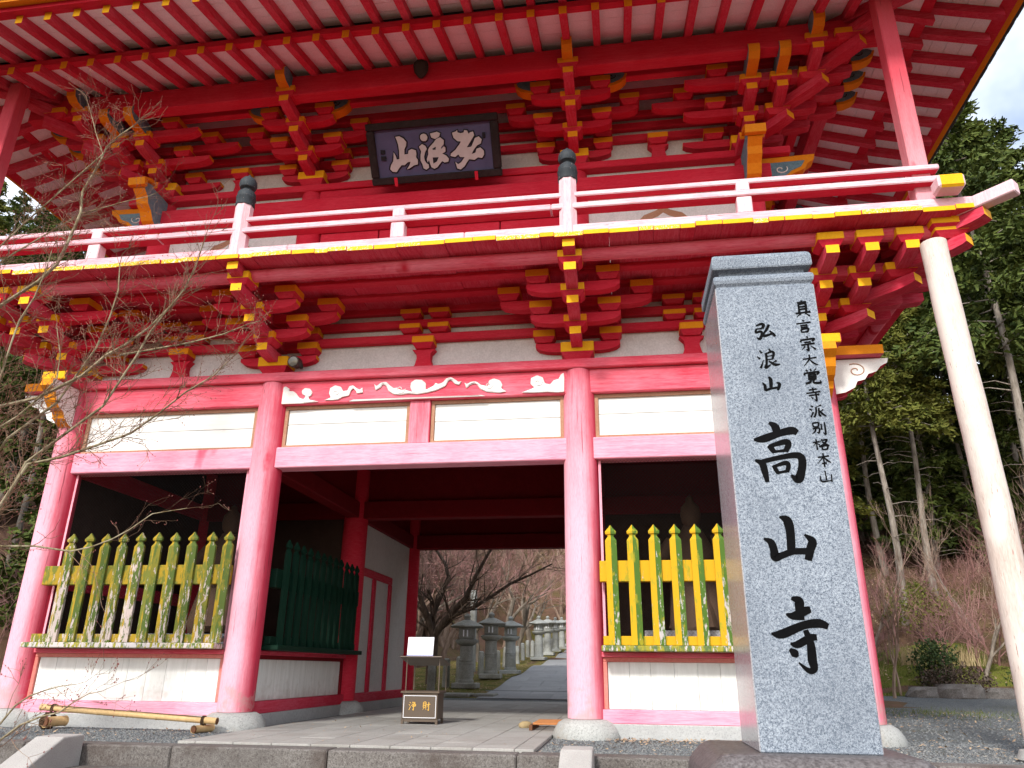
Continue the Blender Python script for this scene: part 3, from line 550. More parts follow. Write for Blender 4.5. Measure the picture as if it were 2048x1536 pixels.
# the climbing approach beyond the gate: slabs, then one sheet
ap = MB(); n = 30
ys = [9.35 + i * 1.5 for i in range(32)]
vs = []
for yy in ys: vs += [(-.95, yy, hgt(0, yy) + .030), (2.9, yy, hgt(0, yy) + .030)]
ap.add(vs, [(2 * i, 2 * i + 1, 2 * i + 3, 2 * i + 2) for i in range(len(ys) - 1)])
app = ap.build('approach_path', M['paving_dark']); tag(app, kind='structure')
for r in range(20):
    ya = 9.37 + r * 1.15
    xs_ = [-.95, .15, 1.25, 2.1, 2.9] if r % 2 else [-.95, -.35, .75, 1.7, 2.9]
    for a, b in zip(xs_[:-1], xs_[1:]):
        z0, z1 = hgt(0, ya) + .030, hgt(0, ya + 1.14) + .030
        MB().add([(a + .008, ya, z0 + .012), (b - .008, ya, z0 + .012), (b - .008, ya + 1.135, z1 + .012), (a + .008, ya + 1.135, z1 + .012),
                  (a, ya - .004, z0), (b, ya - .004, z0), (b, ya + 1.14, z1), (a, ya + 1.14, z1)],
                 [(0, 1, 2, 3), (4, 5, 1, 0), (5, 6, 2, 1), (6, 7, 3, 2), (7, 4, 0, 3)]).build('path_slab', M['paving_dark'], app)
# drain grate across the path
dg = thing('drain_grate', 'dark slotted drain grate across the path behind the gate', 'drain', (0.2, 9.18, -.19))
MB().box(-2.2, 2.2, -.13, .13, -.05, .0).build('trough', M['metal_dark'], dg)
for i in range(72):
    MB().box(-2.16 + i * .06, -2.125 + i * .06, -.12, .12, .004, .03).build('bar', M['metal_dark'], dg)
# verges
def verge(x0, x1, y0, y1, name):
    o = grid([x0 + (x1 - x0) * i / 6 for i in range(7)], [y0 + (y1 - y0) * i / 30 for i in range(31)],
             lambda x, y: hgt(x, y) + .022 + .02 * math.sin(x * 5 + y * 3) * math.sin(y * 2.3), M['moss'], name); tag(o, kind='structure')
verge(-5.0, -.96, 9.5, 52, 'mossy_verge'); verge(2.91, 6, 9.5, 52, 'mossy_verge')

# ------------------------------------------------------------------ the gate
GATE = thing('temple_gate', 'big two-storey red wooden temple gate with balcony, bracketed eaves and white panels', 'gate')
HX = [-5.064, -2.1, 2.1, 5.064]; DY = [0, 3.6, 7.2]
colm = {}
def column(x, y, mat):
    key = mat.name
    if key not in colm:
        m = MB().lathe([(.212, .0), (.214, 1.2), (.210, 3.0), (.205, 3.8), (.19, 4.16)], 32)
        b = MB().lathe([(.33, -.26), (.375, -.23), (.385, -.17), (.36, -.10), (.31, -.04), (.25, -.006), (.10, .0)], 28, jit=.022)
        colm[key] = (m.mesh('column', mat), b.mesh('base_stone', M['basestone']))
    c = link('column', colm[key][0], GATE, (x, y, 0)); link('base_stone', colm[key][1], c, rotz=rnd.uniform(0, 6))
    c.rotation_euler = (0, 0, rnd.uniform(0, 6))
    return c
for x in HX:
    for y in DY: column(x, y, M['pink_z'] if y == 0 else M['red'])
def beam(name, x0, x1, y0, y1, z0, z1, mat, c=.012, parent=GATE, fm=None):
    return MB().cbox(x0, x1, y0, y1, z0, z1, c, fm=fm).build(name, mat, parent)
BAYS = [(-5.064, -2.1), (-2.1, 2.1), (2.1, 5.064)]
for (a, b) in BAYS:
    mid = a < 0 < b
    beam('lower_tie_beam', a + .14, b - .14, -.12, .12, 2.962, 3.243, M['pink_x'])
    hb = beam('head_tie_beam', a + .14, b - .14, -.125, .12, 3.838, 4.163, M['rose_x'])
    # framed white panels between the beams
    spans = [(a + .2, -.145), (.145, b - .2)] if mid else [(a + .2, b - .2)]
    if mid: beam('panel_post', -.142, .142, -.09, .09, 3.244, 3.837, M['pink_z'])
    for (p, q) in spans:
        f = MB()
        f.box(p, q, -.05, .04, 3.245, 3.285).box(p, q, -.05, .04, 3.79, 3.836).box(p, p + .045, -.049, .039, 3.2855, 3.7895).box(q - .045, q, -.049, .039, 3.2855, 3.7895)
        fr = f.build('panel_frame', M['frame_brown'], GATE)
        zs = 3.286 + rnd.uniform(.26, .30)
        MB().cbox(p + .046, q - .046, -.02, .02, 3.286, zs - .003, .003).build('panel_board', M['board_x'], fr)
        MB().cbox(p + .046, q - .046, -.021, .02, zs + .003, 3.789, .003).build('panel_board', M['board_x'], fr)
    # side and back rows
    for y in (3.6, 7.2):
        beam('lower_tie_beam', a + .14, b - .14, y - .12, y + .12, 2.965, 3.27, M['red_shaded'])
        beam('head_tie_beam', a + .14, b - .14, y - .12, y + .12, 3.84, 4.16, M['red_shaded'])
        MB().box(a + .15, b - .15, y - .02, y + .02, 3.271, 3.839).build('transom_panel', M['red_shaded'], GATE)
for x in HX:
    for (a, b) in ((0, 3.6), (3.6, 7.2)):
        beam('lower_side_beam', x - .11, x + .11, a + .15, b - .15, 2.97, 3.25, M['red_shaded'] if abs(x) < 4 else M['red_y'])
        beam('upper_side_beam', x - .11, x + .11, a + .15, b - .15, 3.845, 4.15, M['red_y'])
        MB().box(x - .02, x + .02, a + .16, b - .16, 3.251, 3.844).build('transom_panel', M['plaster'] if abs(x) > 4 else M['red_shaded'], GATE)
# head plate round the four sides, corner ends proud of the columns
beam('head_plate', -5.85, 5.85, -.2, .2, 4.166, 4.292, M['rose_x'])
for s in (-1, 1):
    beam('side_head_plate', s * 5.064 - .19, s * 5.064 + .19, -.62, -.201, 4.17, 4.29, [M['red_y'], M['yellow']], fm=[0, 0, 1, 0, 0, 0])
    beam('side_head_plate', s * 5.064 - .19, s * 5.064 + .19, .201, 7.8, 4.17, 4.29, M['red_y'])
    x0 = 5.255; beam('plate_end_paint', min(s * x0, s * 5.846), max(s * x0, s * 5.846), -.204, -.2, 4.17, 4.288, M['orange'], .001)
    # carved nosings of the head beam
    zz = [(.19, 4.15), (.86, 4.15), (.84, 4.09), (.76, 4.05), (.70, 3.98), (.60, 3.95), (.55, 3.88), (.46, 3.86), (.42, 3.78), (.30, 3.72), (.19, 3.70)]
    nm = MB().prism([(s * (5.064 + a), b) for a, b in zz], -.085, .085, 'y', 0, 1).build('carved_nosing', [M['cream'], M['red_x']], GATE)
    sw = MB(); cx, cz = s * (5.064 + .46), 4.0
    pts = [(cx + s * (.015 + .013 * t) * math.cos(t), -.088, cz + (.012 + .010 * t) * math.sin(t)) for t in [i * .4 for i in range(22)]]
    sw.tube(pts, .007, 5).build('swirl', M['frame_brown'], nm)
    z2 = [(-.19, 4.15), (-.70, 4.15), (-.72, 4.05), (-.62, 3.98), (-.58, 3.88), (-.50, 3.80), (-.40, 3.76), (-.36, 3.68), (-.26, 3.62), (-.19, 3.60)]
    MB().prism(z2, s * 5.064 - .09, s * 5.064 + .09, 'x', 0, 1).build('carved_nosing', [M['cream'], M['orange']], GATE)
# white carved clouds on the middle head beam
for poly in CLOUDS:
    MB().prism([(min(max(a, -1.93), 1.93), min(max(b, 3.845), 4.155)) for a, b in poly], -.150, -.1255, 'y').build('carved_cloud', M['cream'], GATE).modifiers.new('soft', 'BEVEL').width = .012
for cx, cz, r in ((-.27, 3.985, .075), (.93, 3.99, .06), (1.58, 4.0, .06), (-1.17, 3.98, .05)):
    MB().tube([(cx + r * (.2 + t * .11) * math.cos(t * .9), -.152, cz + r * (.2 + t * .11) * math.sin(t * .9)) for t in range(8)], .007, 5).build('cloud_swirl', M['plaster'], GATE)

# lower infill of the side bays: footing, rails, boards, fence, net
def infill(a, b, fixed, along, vis):
    """a..b range along axis; fixed coordinate of the wall plane"""
    sgn = {'front': -1, 'in_left': 1, 'in_right': -1}[vis]
    def bx(u0, u1, d0, d1, z0, z1, c=.008):
        d0, d1 = sorted((fixed + sgn * d0, fixed + sgn * d1))
        return MB().cbox(u0, u1, d0, d1, z0, z1, c) if along == 'x' else MB().cbox(d0, d1, u0, u1, z0, z1, c)
    rail = M['pink_x'] if vis == 'front' else M['red_y']
    bx(a + .2, b - .2, -.14, .12, -.27, -.045).build('footing', M['concrete'], GATE)
    bx(a + .15, b - .15, -.10, .10, -.045, .098).build('base_rail', rail, GATE)
    bx(a + .15, b - .15, -.10, .09, .645, .70).build('dado_rail', M['rose_x'] if vis == 'front' else M['red_y'], GATE)
    fr = bx(a + .20, b - .20, .01, .055, .596, .644, .004).build('panel_frame', M['frame_salmon'] if vis == 'front' else M['red_shaded'], GATE)
    bx(a + .20, a + .25, .011, .054, .10, .595, .004).build('frame_stile', M['frame_salmon'] if vis == 'front' else M['red_shaded'], fr)
    bx(b - .25, b - .20, .011, .054, .10, .595, .004).build('frame_stile', M['frame_salmon'] if vis == 'front' else M['red_shaded'], fr)
    u = a + .255
    while u < b - .256:
        u1 = min(u + rnd.uniform(.23, .27), b - .256)
        if b - .256 - u1 < .08: u1 = b - .256
        bx(u + .0012, u1 - .0012, -.02, .02 + rnd.uniform(0, .003), .10, .594, .002).build('panel_board', M['board'], fr); u = u1
for (a, b) in (BAYS[0], BAYS[2]): infill(a, b, 0, 'x', 'front')
infill(0, 3.6, -2.1, 'y', 'in_left'); infill(0, 3.6, 2.1, 'y', 'in_right')

def net(x0, x1, y, z0, z1, label):
    t = thing('wire_net', label, 'net', ((x0 + x1) / 2, y, z0), group='wire nets over the gate windows')
    m = MB(); st = .045; W, H = x1 - x0, z1 - z0
    def seg(p, q): m.tube([p, q], .0011, 3, caps=False, smooth=False)
    k = -int(H / st)
    while k * st < W:
        for d in (1, -1):
            # line u = k*st + d*v clipped to the rectangle
            u0 = k * st; 
            pts = []
            lo, hi = max(0, -u0), min(H, W - u0)
            if hi > lo:
                if d == 1: seg((u0 + lo - W / 2, 0, lo), (u0 + hi - W / 2, 0, hi))
                else: seg((W / 2 - u0 - lo, 0, lo), (W / 2 - u0 - hi, 0, hi))
        k += 1
    m.build('mesh', M['wire'], t)
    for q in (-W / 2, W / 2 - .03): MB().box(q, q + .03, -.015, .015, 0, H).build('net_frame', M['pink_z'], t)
net(-4.85, -2.32, -.02, .705, 2.96, 'dark wire net behind the mossy left fence')
net(2.32, 4.85, -.02, .705, 2.96, 'dark wire net behind the yellow right fence')

# rooms inside: back walls, side walls, floor, ceiling
for (a, b) in (BAYS[0], BAYS[2]):
    MB().box(a + .1, b - .1, 3.56, 3.64, -.15, 2.964).build('room_wall', M['red_shaded'], GATE)
    MB().box(a + .1, b - .1, 7.16, 7.24, -.15, 2.964).build('rear_wall', M['plaster'], GATE)
    MB().box(a + .12, b - .12, .13, 3.55, .30, .36).build('room_floor', M['darkwood'], GATE)
    for q, sg in ((a, 1), (b, -1)):
        if abs(q) > 4: MB().box(min(q + sg * .05, q + sg * .08), max(q + sg * .05, q + sg * .08), .16, 3.5, .36, 3.8).build('room_shade_lining', M['interior'], GATE)  # sheet added over the plaster to keep the room in shade
    MB().box(a + .2, b - .2, 3.52, 3.555, .36, 2.96).build('room_shade_lining', M['interior'], GATE)  # added dark sheet on the back wall, standing for the room's shade
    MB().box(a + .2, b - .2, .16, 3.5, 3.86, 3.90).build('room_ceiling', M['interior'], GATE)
for s in (-1, 1):
    for (a, b) in ((0, 3.6), (3.6, 7.2)):
        MB().box(s * 5.064 - .04, s * 5.064 + .04, a + .15, b - .15, -.2, 2.969).build('side_wall', M['plaster'], GATE)
        beam('side_rail', s * 5.064 - .09, s * 5.064 + .09, a + .15, b - .15, 1.45, 1.65, M['red_y'])
    wl = MB().box(s * 2.1 - .035, s * 2.1 + .035, 3.75, 7.05, .10, 2.969).build('passage_wall', M['plaster'], GATE)
    beam('base_rail', s * 2.1 - .10, s * 2.1 + .10, 3.75, 7.05, -.05, .10, M['red_y'])
    MB().box(s * 2.1 - .12, s * 2.1 + .12, 3.8, 7.0, -.27, -.051).build('footing', M['concrete'], GATE)
    d0, d1 = sorted((s * 2.1 - s * .036, s * 2.1 - s * .085))
    for (p, q) in ((4.6, 4.74), (5.6, 5.74)): beam('door_post', d0, d1, p, q, .101, 2.05, M['red_y'], parent=GATE)
    beam('door_head', d0, d1, 3.8, 5.74, 2.051, 2.19, M['red_y'])
for i in range(18):
    x0 = -5.0 + i * .5556
    MB().cbox(x0 + .004, x0 + .5516, .13, 7.07, 4.05, 4.075, .003).build('ceiling_board', M['red_shaded'], GATE)
for y in (1.2, 2.4, 4.8, 6.0): beam('ceiling_joist', -5.0, 5.0, y - .05, y + .05, 3.93, 4.049, M['red_shaded'])
MB().box(-5.06, 5.06, .2, 7.0, 4.1, 4.14).build('upper_floor_deck', M['red_shaded'], GATE)

# ------------------------------------------------------------------ picket fences (things leaning on nothing but the gate)
def picket_mesh(mats):
    m = MB(); h = .066
    prof = [(-h, .02), (-h, -.018), (0, -.045), (h, -.018), (h, .02)]
    def ring(k, z, s=1): return [(a * s, b * (s if b < 0 else 1), z) for a, b in prof]
    lv = [(0, 1), (1.16, 1), (1.205, .52), (1.22, .54), (1.235, .92), (1.262, .98), (1.285, .70), (1.31, .36), (1.34, .06)]
    vs = []; fs = []; ms = []
    for i, (z, s) in enumerate(lv): vs += ring(i, z, s)
    for i in range(len(lv) - 1):
        for a in range(5):
            b = (a + 1) % 5
            fs.append((i * 5 + a, i * 5 + b, i * 5 + 5 + b, i * 5 + 5 + a)); ms.append(0 if a in (0, 1) else 1)
    fs.append((4, 3, 2, 1, 0)); ms.append(0); fs.append(tuple(len(vs) - 5 + k for k in range(5))); ms.append(0)
    m.add(vs, fs, ms); return m.mesh('picket', mats)
def fence(label, loc, rotz, W, n, mats, sill, first, pitch):
    t = thing('picket_fence', label, 'fence', loc, rotz, 'painted picket fences of the gate')
    pm = picket_mesh(mats)
    MB().cbox(-W / 2, W / 2, -.36, -.10, .0, .062, .008).build('sill', sill, t)
    MB().cbox(-W / 2 + .02, W / 2 - .02, -.235, -.15, .066, .165, .006).build('bottom_rail', mats[0], t)
    MB().cbox(-W / 2 + .0, W / 2 - .0, -.232, -.13, .76, 1.0, .008).build('top_rail', mats[0], t)
    for i in range(n):
        link('picket', pm, t, (first + i * pitch + rnd.uniform(-.006, .006), -.255, .066 + rnd.uniform(-.004, .004)), rot=(0, rnd.uniform(-.006, .006), 0))
    return t
fence('mossy peeling green and yellow picket fence in the left bay', (-3.582, 0, .702), 0, 2.56, 10, [M['pick_a'], M['pick_b']], M['sill'], -.94, .2425)
fence('bright yellow picket fence in the right bay behind the stone pillar', (3.582, 0, .702), 0, 2.56, 10, [M['pick_c'], M['pick_d']], M['sill'], -1.13, .2435)
fence('dark green picket fence along the left wall of the passage', (-2.1, 1.8, .702), R(90), 3.2, 12, [M['green_dark'], M['green_dark']], M['green_dark'], -1.36, .247)
# ------------------------------------------------------------------ bracket sets
_cache = {}
NOSE = ['yellow']
def blk(w=.145, h=.17, mt='yellow'):
    k = ('blk', w, h, mt)
    if k not in _cache:
        m = MB(); m.frustum(0, 0, 0, h * .42, w * .66, w * .66, w, w, 1, True)
        m.cbox(-w, w, -w, w, h * .42, h, .006, 0)
        _cache[k] = m.mesh('bearing_block', [M[mt], M['red']])
    return _cache[k]
def nose(tip, back=.25, hw=.072, mt='yellow'):
    mt = NOSE[0]
    k = ('nose', round(tip, 3), back, hw, mt)
    if k not in _cache:
        poly = [(back, .050), (-tip, .050), (-tip, -.050), (-tip + .05, -.070), (-tip + .16, -.085), (-tip + .30, -.090), (back, -.090)]
        _cache[k] = MB().prism(poly, -hw, hw, 'x', 0, [0, 1, 0, 0, 0, 0, 0]).mesh('projecting_arm', [M['red_y'], M[mt]])
    return _cache[k]
def xarm(L, hw=.068):
    k = ('xarm', round(L, 3))
    if k not in _cache:
        poly = [(-L, .050), (L, .050), (L, .0), (L - .05, -.04), (L - .15, -.068), (L - .28, -.080), (-L + .28, -.080), (-L + .15, -.068), (-L + .05, -.04), (-L, .0)]
        _cache[k] = MB().prism(poly, -hw, hw, 'y', 0, [0, 1, 0, 0, 0, 0, 0, 0, 0, 1]).mesh('cross_arm', [M['red_x'], M['orange']])
    return _cache[k]
def leaf_end():
    if 'leaf' not in _cache:
        m = MB()
        m.prism([(0, .09), (.24, .09), (.30, .06), (.27, -.01), (.20, -.06), (.10, -.10), (0, -.11)], -.07, .07, 'y', 0, 1)
        m.tube([(.10 + (.012 + .008 * t) * math.cos(t), -.074, .02 + (.010 + .006 * t) * math.sin(t)) for t in [i * .5 for i in range(14)]], .006, 4, 2)
        m.prism([(0, -.105), (.11, -.095), (.21, -.055), (.275, -.005), (.302, .06), (.33, .05), (.30, -.03), (.23, -.10), (.12, -.145), (0, -.155)], -.073, .073, 'y', 1, 1)
        _cache['leaf'] = m.mesh('carved_end', [M['teal'], M['orange'], M['black']])
    return _cache['leaf']
def tall_nose(tip):
    k = ('tall', tip)
    if k not in _cache:
        poly = [(-tip + .45, .10), (-tip + .10, .20), (-tip - .02, .18), (-tip - .08, .10), (-tip - .06, .0), (-tip + .02, -.06), (-tip + .45, -.09)]
        _cache[k] = MB().prism(poly, -.075, .075, 'x', 0, 1).mesh('carved_nose', [M['teal'], M['orange']])
    return _cache[k]
def daito(w=.215, h=.235):
    if 'daito' not in _cache:
        m = MB(); m.frustum(0, 0, 0, h * .40, w * .70, w * .70, w, w, 1, True); m.cbox(-w, w, -w, w, h * .40, h, .008, 0)
        _cache['daito'] = m.mesh('bracket_set', [M['yellow'], M['red']])
    return _cache['daito']

def bracket(x, y, z, s, dz, kind='mid', rotz=0, sx=1, upper=False):
    """three-step bracket set; local outward is -y (and sx*x too at a corner); z = foot of the big block"""
    root = link('bracket_set', daito(), GATE, (x, y, z), rotz)
    T = [.235 + dz * k for k in range(4)]
    tipx = .145
    def A(me, nm, lx, ly, lz, rz=0): return link(nm, me, root, (sx * lx, ly, lz), rz)
    bh = dz - .057
    NOSE[0] = 'amber_shaded' if upper else 'yellow'
    def B(lx, ly, k): A(blk(.145, bh, 'amber_shaded' if upper or ly > -s * 1.5 or (kind == 'mid' and lx) else 'yellow'), 'bearing_block', lx, ly, T[k] - bh)  # inner and upper blocks get the end colour with shade in it
    if kind == 'mid':
        for k in (1, 2, 3):
            A(nose(s * k + tipx), 'projecting_arm', 0, 0, T[k - 1])
            B(0, -s * k, k)
        # wall plane
        A(xarm(.56), 'cross_arm', 0, 0, T[0]); B(-.44, 0, 1); B(.44, 0, 1)
        A(xarm(.56), 'cross_arm', 0, 0, T[1]); B(-.44, 0, 2); B(.44, 0, 2)
        A(xarm(.58), 'cross_arm', 0, -s, T[1]); B(-.44, -s, 2); B(.44, -s, 2)
        A(xarm(.98), 'cross_arm', 0, -s, T[2]); B(-.86, -s, 3); B(.86, -s, 3)
        a = A(xarm(.58), 'cross_arm', 0, -2 * s, T[2]); B(-.44, -2 * s, 3); B(.44, -2 * s, 3)
        if upper:
            for q in (-1, 1):
                A(leaf_end(), 'carved_end', q * .50, -2 * s, T[3] + .0, 0 if q > 0 else math.pi)
            A(tall_nose(3 * s + .30), 'carved_nose', 0, 0, T[3] + .02)
        else:
            A(nose(3 * s + .30, back=-.9), 'projecting_arm', 0, 0, T[3])
    else:
        for k in (1, 2, 3):
            for j in range(k):
                if upper and k == 3 and j < 2: A(tall_nose(3 * s + .06), 'carved_nose', j * s, 0, T[2] + .02)
                else: A(nose(s * k + tipx, back=.2), 'projecting_arm', j * s, 0, T[k - 1]); B(j * s, -s * k, k)
                A(nose(s * k + tipx, back=.2), 'projecting_arm', 0, -j * s, T[k - 1], sx * R(90)); B(s * k, -j * s, k)
            A(nose((s * k) * 1.414 + .22, back=.2, hw=.085), 'diagonal_arm', 0, 0, T[k - 1] + .004, sx * R(45))
            A(blk(.175, bh, NOSE[0]), 'bearing_block', s * k, -s * k, T[k] - bh + .003, R(45) * 0)
        for j in (0, 1, 2):
            A(xarm(.6), 'cross_arm', -.30, -j * s - .002, T[max(j, 0)] - .002); B(-.44, -j * s, min(j + 1, 3))
            A(xarm(.6), 'cross_arm', .002 + j * s, .30, T[max(j, 0)] - .003, R(90)); B(j * s, .44, min(j + 1, 3))
        A(xarm(.9), 'cross_arm', -.45, -s + .003, T[2] - .004); B(-.88, -s, 3)
        A(nose(3 * s * 1.414 + .45, back=-1.1, hw=.095), 'diagonal_arm', 0, 0, T[3] + .002, sx * R(45))
        if upper:
            for j in range(3):
                if j == 2: A(tall_nose(3 * s + .30), 'carved_nose', j * s, 0, T[3] + .02)
                A(leaf_end(), 'carved_end', 3 * s + .15, -j * s, T[3] - .02, 0 if sx > 0 else math.pi)
        else:
            A(blk(.21, .15), 'corner_block', 3 * s, -3 * s, T[3] - .085, R(0))
    return root

ZL, SL, DL = 4.293, .425, .222
for x in (-2.1, 2.1): bracket(x, 0, ZL, SL, DL)
bracket(5.064, 0, ZL, SL, DL, 'corner', sx=1); bracket(-5.064, 0, ZL, SL, DL, 'corner', sx=-1)
for s in (-1, 1): bracket(s * 5.064, 3.6, ZL, SL, DL, rotz=s * R(90))
TL = [ZL + .235 + DL * k for k in range(4)]
YU, XU, ZU, SU, DU = .43, 4.634, 7.69, .41, .222
TU = [ZU + .235 + DU * k for k in range(4)]
for x in (-2.1, 2.1): bracket(x, YU, ZU, SU, DU, upper=True)
bracket(XU, YU, ZU, SU, DU, 'corner', sx=1, upper=True); bracket(-XU, YU, ZU, SU, DU, 'corner', sx=-1, upper=True)
for s in (-1, 1): bracket(s * XU, 3.6, ZU, SU, DU, rotz=s * R(90), upper=True)

# struts between the sets with small blocks above, through-beams along the wall
def strut(x, y, z, T, dz, pairs):
    h = T[1] - (dz - .057) - z
    poly = [(-.15, 0), (.15, 0), (.115, h * .25), (.095, h * .55), (.10, h * .78), (.16, h), (-.16, h), (-.10, h * .78), (-.095, h * .55), (-.115, h * .25)]
    st = MB().prism(poly, -.07, .07, 'y').build('strut', M['red'], GATE, loc=(x, y, z))
    link('bearing_block', blk(.15, dz - .057, 'amber_shaded'), st, (0, -.01, h))
    for k in ((1, 2) if pairs else ()):
        for q in (-.2, .2): link('bearing_block', blk(.145, .12, 'amber_shaded'), st, (q, 0, T[k] + .085 - z + (0)))
for (y, xs, z, T, dz, xe) in ((0, (-3.582, 0, 3.582), ZL, TL, DL, 5.064), (YU, (-3.367, 0, 3.367), ZU, TU, DU, XU)):
    for x in xs: strut(x, y, z, T, dz, y == 0)
    MB().box(-xe - .02, xe + .02, y + .045, y + .09, z - .0, T[3] + .35).build('bracket_wall', M['plaster'], GATE)
    for s in (-1, 1): MB().box(s * xe - .045, s * xe - .02, y + .1, 7.1, z, T[3] + .35).build('bracket_wall', M['plaster'], GATE)
    for k in (1, 2, 3): beam('bracket_beam', -xe - .2, xe + .2, y - .055, y + .044, T[k] - .035, T[k] + .083, M['red_x'])
    for s in (-1, 1):
        for k in (1, 2, 3): beam('bracket_beam', s * xe - .055, s * xe + .055, y + .06, 7.3, T[k] - .036, T[k] + .082, M['red_y'])
s, T = SL, TL
for j in (1, 2): 
    X = 5.064 + j * s; beam('balcony_beam', -X - .3, X + .3, -j * s - .07, -j * s + .07, T[3] + .003, T[3] + .068, M['red_x'], .01)
    for q in (-1, 1): beam('balcony_beam', q * X - .07, q * X + .07, -j * s + .09, 8.6, T[3] + .003, T[3] + .066, M['red_y'], .01)
# outer eave-like beam under the plank ends, rounded
def rounded_beam(x0, x1, y, z, r, mat, ax='x', name='edge_beam'):
    pts = [(a, 0, 0) for a in (x0, x1)] if ax == 'x' else [(0, a, 0) for a in (x0, x1)]
    m = MB().tube(pts, r, 14); o = m.build(name, mat, GATE, loc=(0, y, z) if ax == 'x' else (y, 0, z)); return o
X3 = 5.064 + 3 * s
rounded_beam(-X3 - .14, X3 + .14, -3 * s, T[3] - .005, .082, M['rose_x'])
for q in (-1, 1): rounded_beam(-3 * s - .14, 8.6, q * X3, T[3] - .006, .082, M['rose_x'], 'y')

# ------------------------------------------------------------------ balcony planks, railing, corner posts
PZ0, PZ1, PY = 5.247, 5.305, -1.64
XP = 5.064 + 1.64 - .10
x = -XP
while x < XP - .02:
    wd = rnd.choice([.17, .24, .28, .30, .34]); x1 = min(x + wd, XP)
    if XP - x1 < .1: x1 = XP
    dz_ = rnd.uniform(-.007, .007); yw = M['yellow_worn'] if rnd.random() < (.85 if x < -.4 else .35) else M['yellow']
    MB().cbox(x + .001, x1 - .001, PY + rnd.uniform(-.012, .012), .30, PZ0 + dz_, PZ1 + dz_, .003, fm=[0, 0, 1, 0, 0, 0]).build('balcony_plank', [M['red_y'], yw], GATE)
    x = x1
for s_ in (-1, 1):
    y = .305
    while y < 8.8:
        y1 = y + rnd.choice([.24, .30, .34]); a, b = sorted((s_ * XP, s_ * 4.4))
        MB().cbox(a, b, y + .001, y1 - .001, PZ0, PZ1, .003, fm=[0, 0, 0, 1 if s_ > 0 else 0, 0, 1 if s_ < 0 else 0]).build('balcony_plank', [M['red_x'], M['yellow']], GATE); y = y1
def rail_run(z0, z1, d, mat_x, mat_y, ext, name, split=()):
    """front run in pieces plus the two side runs"""
    yf = -1.50
    cuts = [-6.30 - ext] + list(split) + [6.30 + ext]
    for a, b in zip(cuts[:-1], cuts[1:]):
        MB().cbox(a + .002, b - .002, yf - d, yf + d, z0, z1, .012, fm=[1, 0, 0, 0, 0, 0]).build(name, [mat_x, M['red_x']], GATE)
    for s_ in (-1, 1):
        a = s_ * 6.22
        MB().cbox(a - d, a + d, yf + d + .12, 8.5, z0 - .003, z1 - .003, .012).build(name, mat_y, GATE)
rail_run(5.312, 5.43, .085, M['pale_x'], M['red_y'], .45, 'ground_rail', (-4.3, -1.4, .85, 3.7))
rail_run(5.655, 5.735, .085, M['pale_x'], M['red_y'], .02, 'middle_rail', (-3.2, 1.9))
rail_run(5.832, 5.90, .065, M['pale_x'], M['red_y'], .0, 'top_rail', (-2.1, 2.1))
def short_post(x, y):
    o = MB().cbox(-.085, .085, -.07, .07, 5.432, 5.653, .01).build('rail_post', M['pale_z'], GATE, loc=(x, y, 0))
    MB().cbox(-.075, .075, -.066, .066, 5.737, 5.86, .01).build('post_cap', M['pale_z'], o)
for x in (-4.1, .0, 4.14): short_post(x, -1.50)
for s_ in (-1, 1):
    for y in (.6, 2.6, 4.6, 6.6): short_post(s_ * 6.22, y)
for x in (-2.1, 2.1):
    m = MB().lathe([(.112, 5.31), (.112, 6.09)], 8, smooth=False, rot=R(22.5)); po = m.build('finial_post', M['pale_z'], GATE, loc=(x, -1.50, 0))
    m = MB().lathe([(.118, 6.09), (.122, 6.10), (.118, 6.19), (.125, 6.20), (.125, 6.225), (.116, 6.235), (.116, 6.285), (.10, 6.31), (.062, 6.335), (.062, 6.355), (.10, 6.375), (.115, 6.42), (.108, 6.475), (.075, 6.525), (.03, 6.555), (.008, 6.59)], 20)
    m.build('onion_finial', M['finial'], po)
for s_ in (-1, 1):
    # heavy corner post up to the eaves, with the crossing rail ends
    MB().cbox(-.10, .10, -.10, .10, 5.31, 8.66, .012).build('corner_post', M['post_fade'], GATE, loc=(s_ * 6.13, -1.38, 0))
    a, b = sorted((s_ * 6.14, s_ * 6.42)); MB().cbox(a, b, -1.80, -1.58, 5.435, 5.60, .025, fm=[0, 0, 1, 0, 0, 0]).build('rail_end', [M['pale_z'], M['yellow']], GATE)
    m = MB().cbox(-.075, .075, -.62, .2, 5.25, 5.40, .012); m.build('hip_tail', M['pale_z'], GATE, loc=(s_ * 6.42, -1.42, 0), rotz=s_ * R(45))
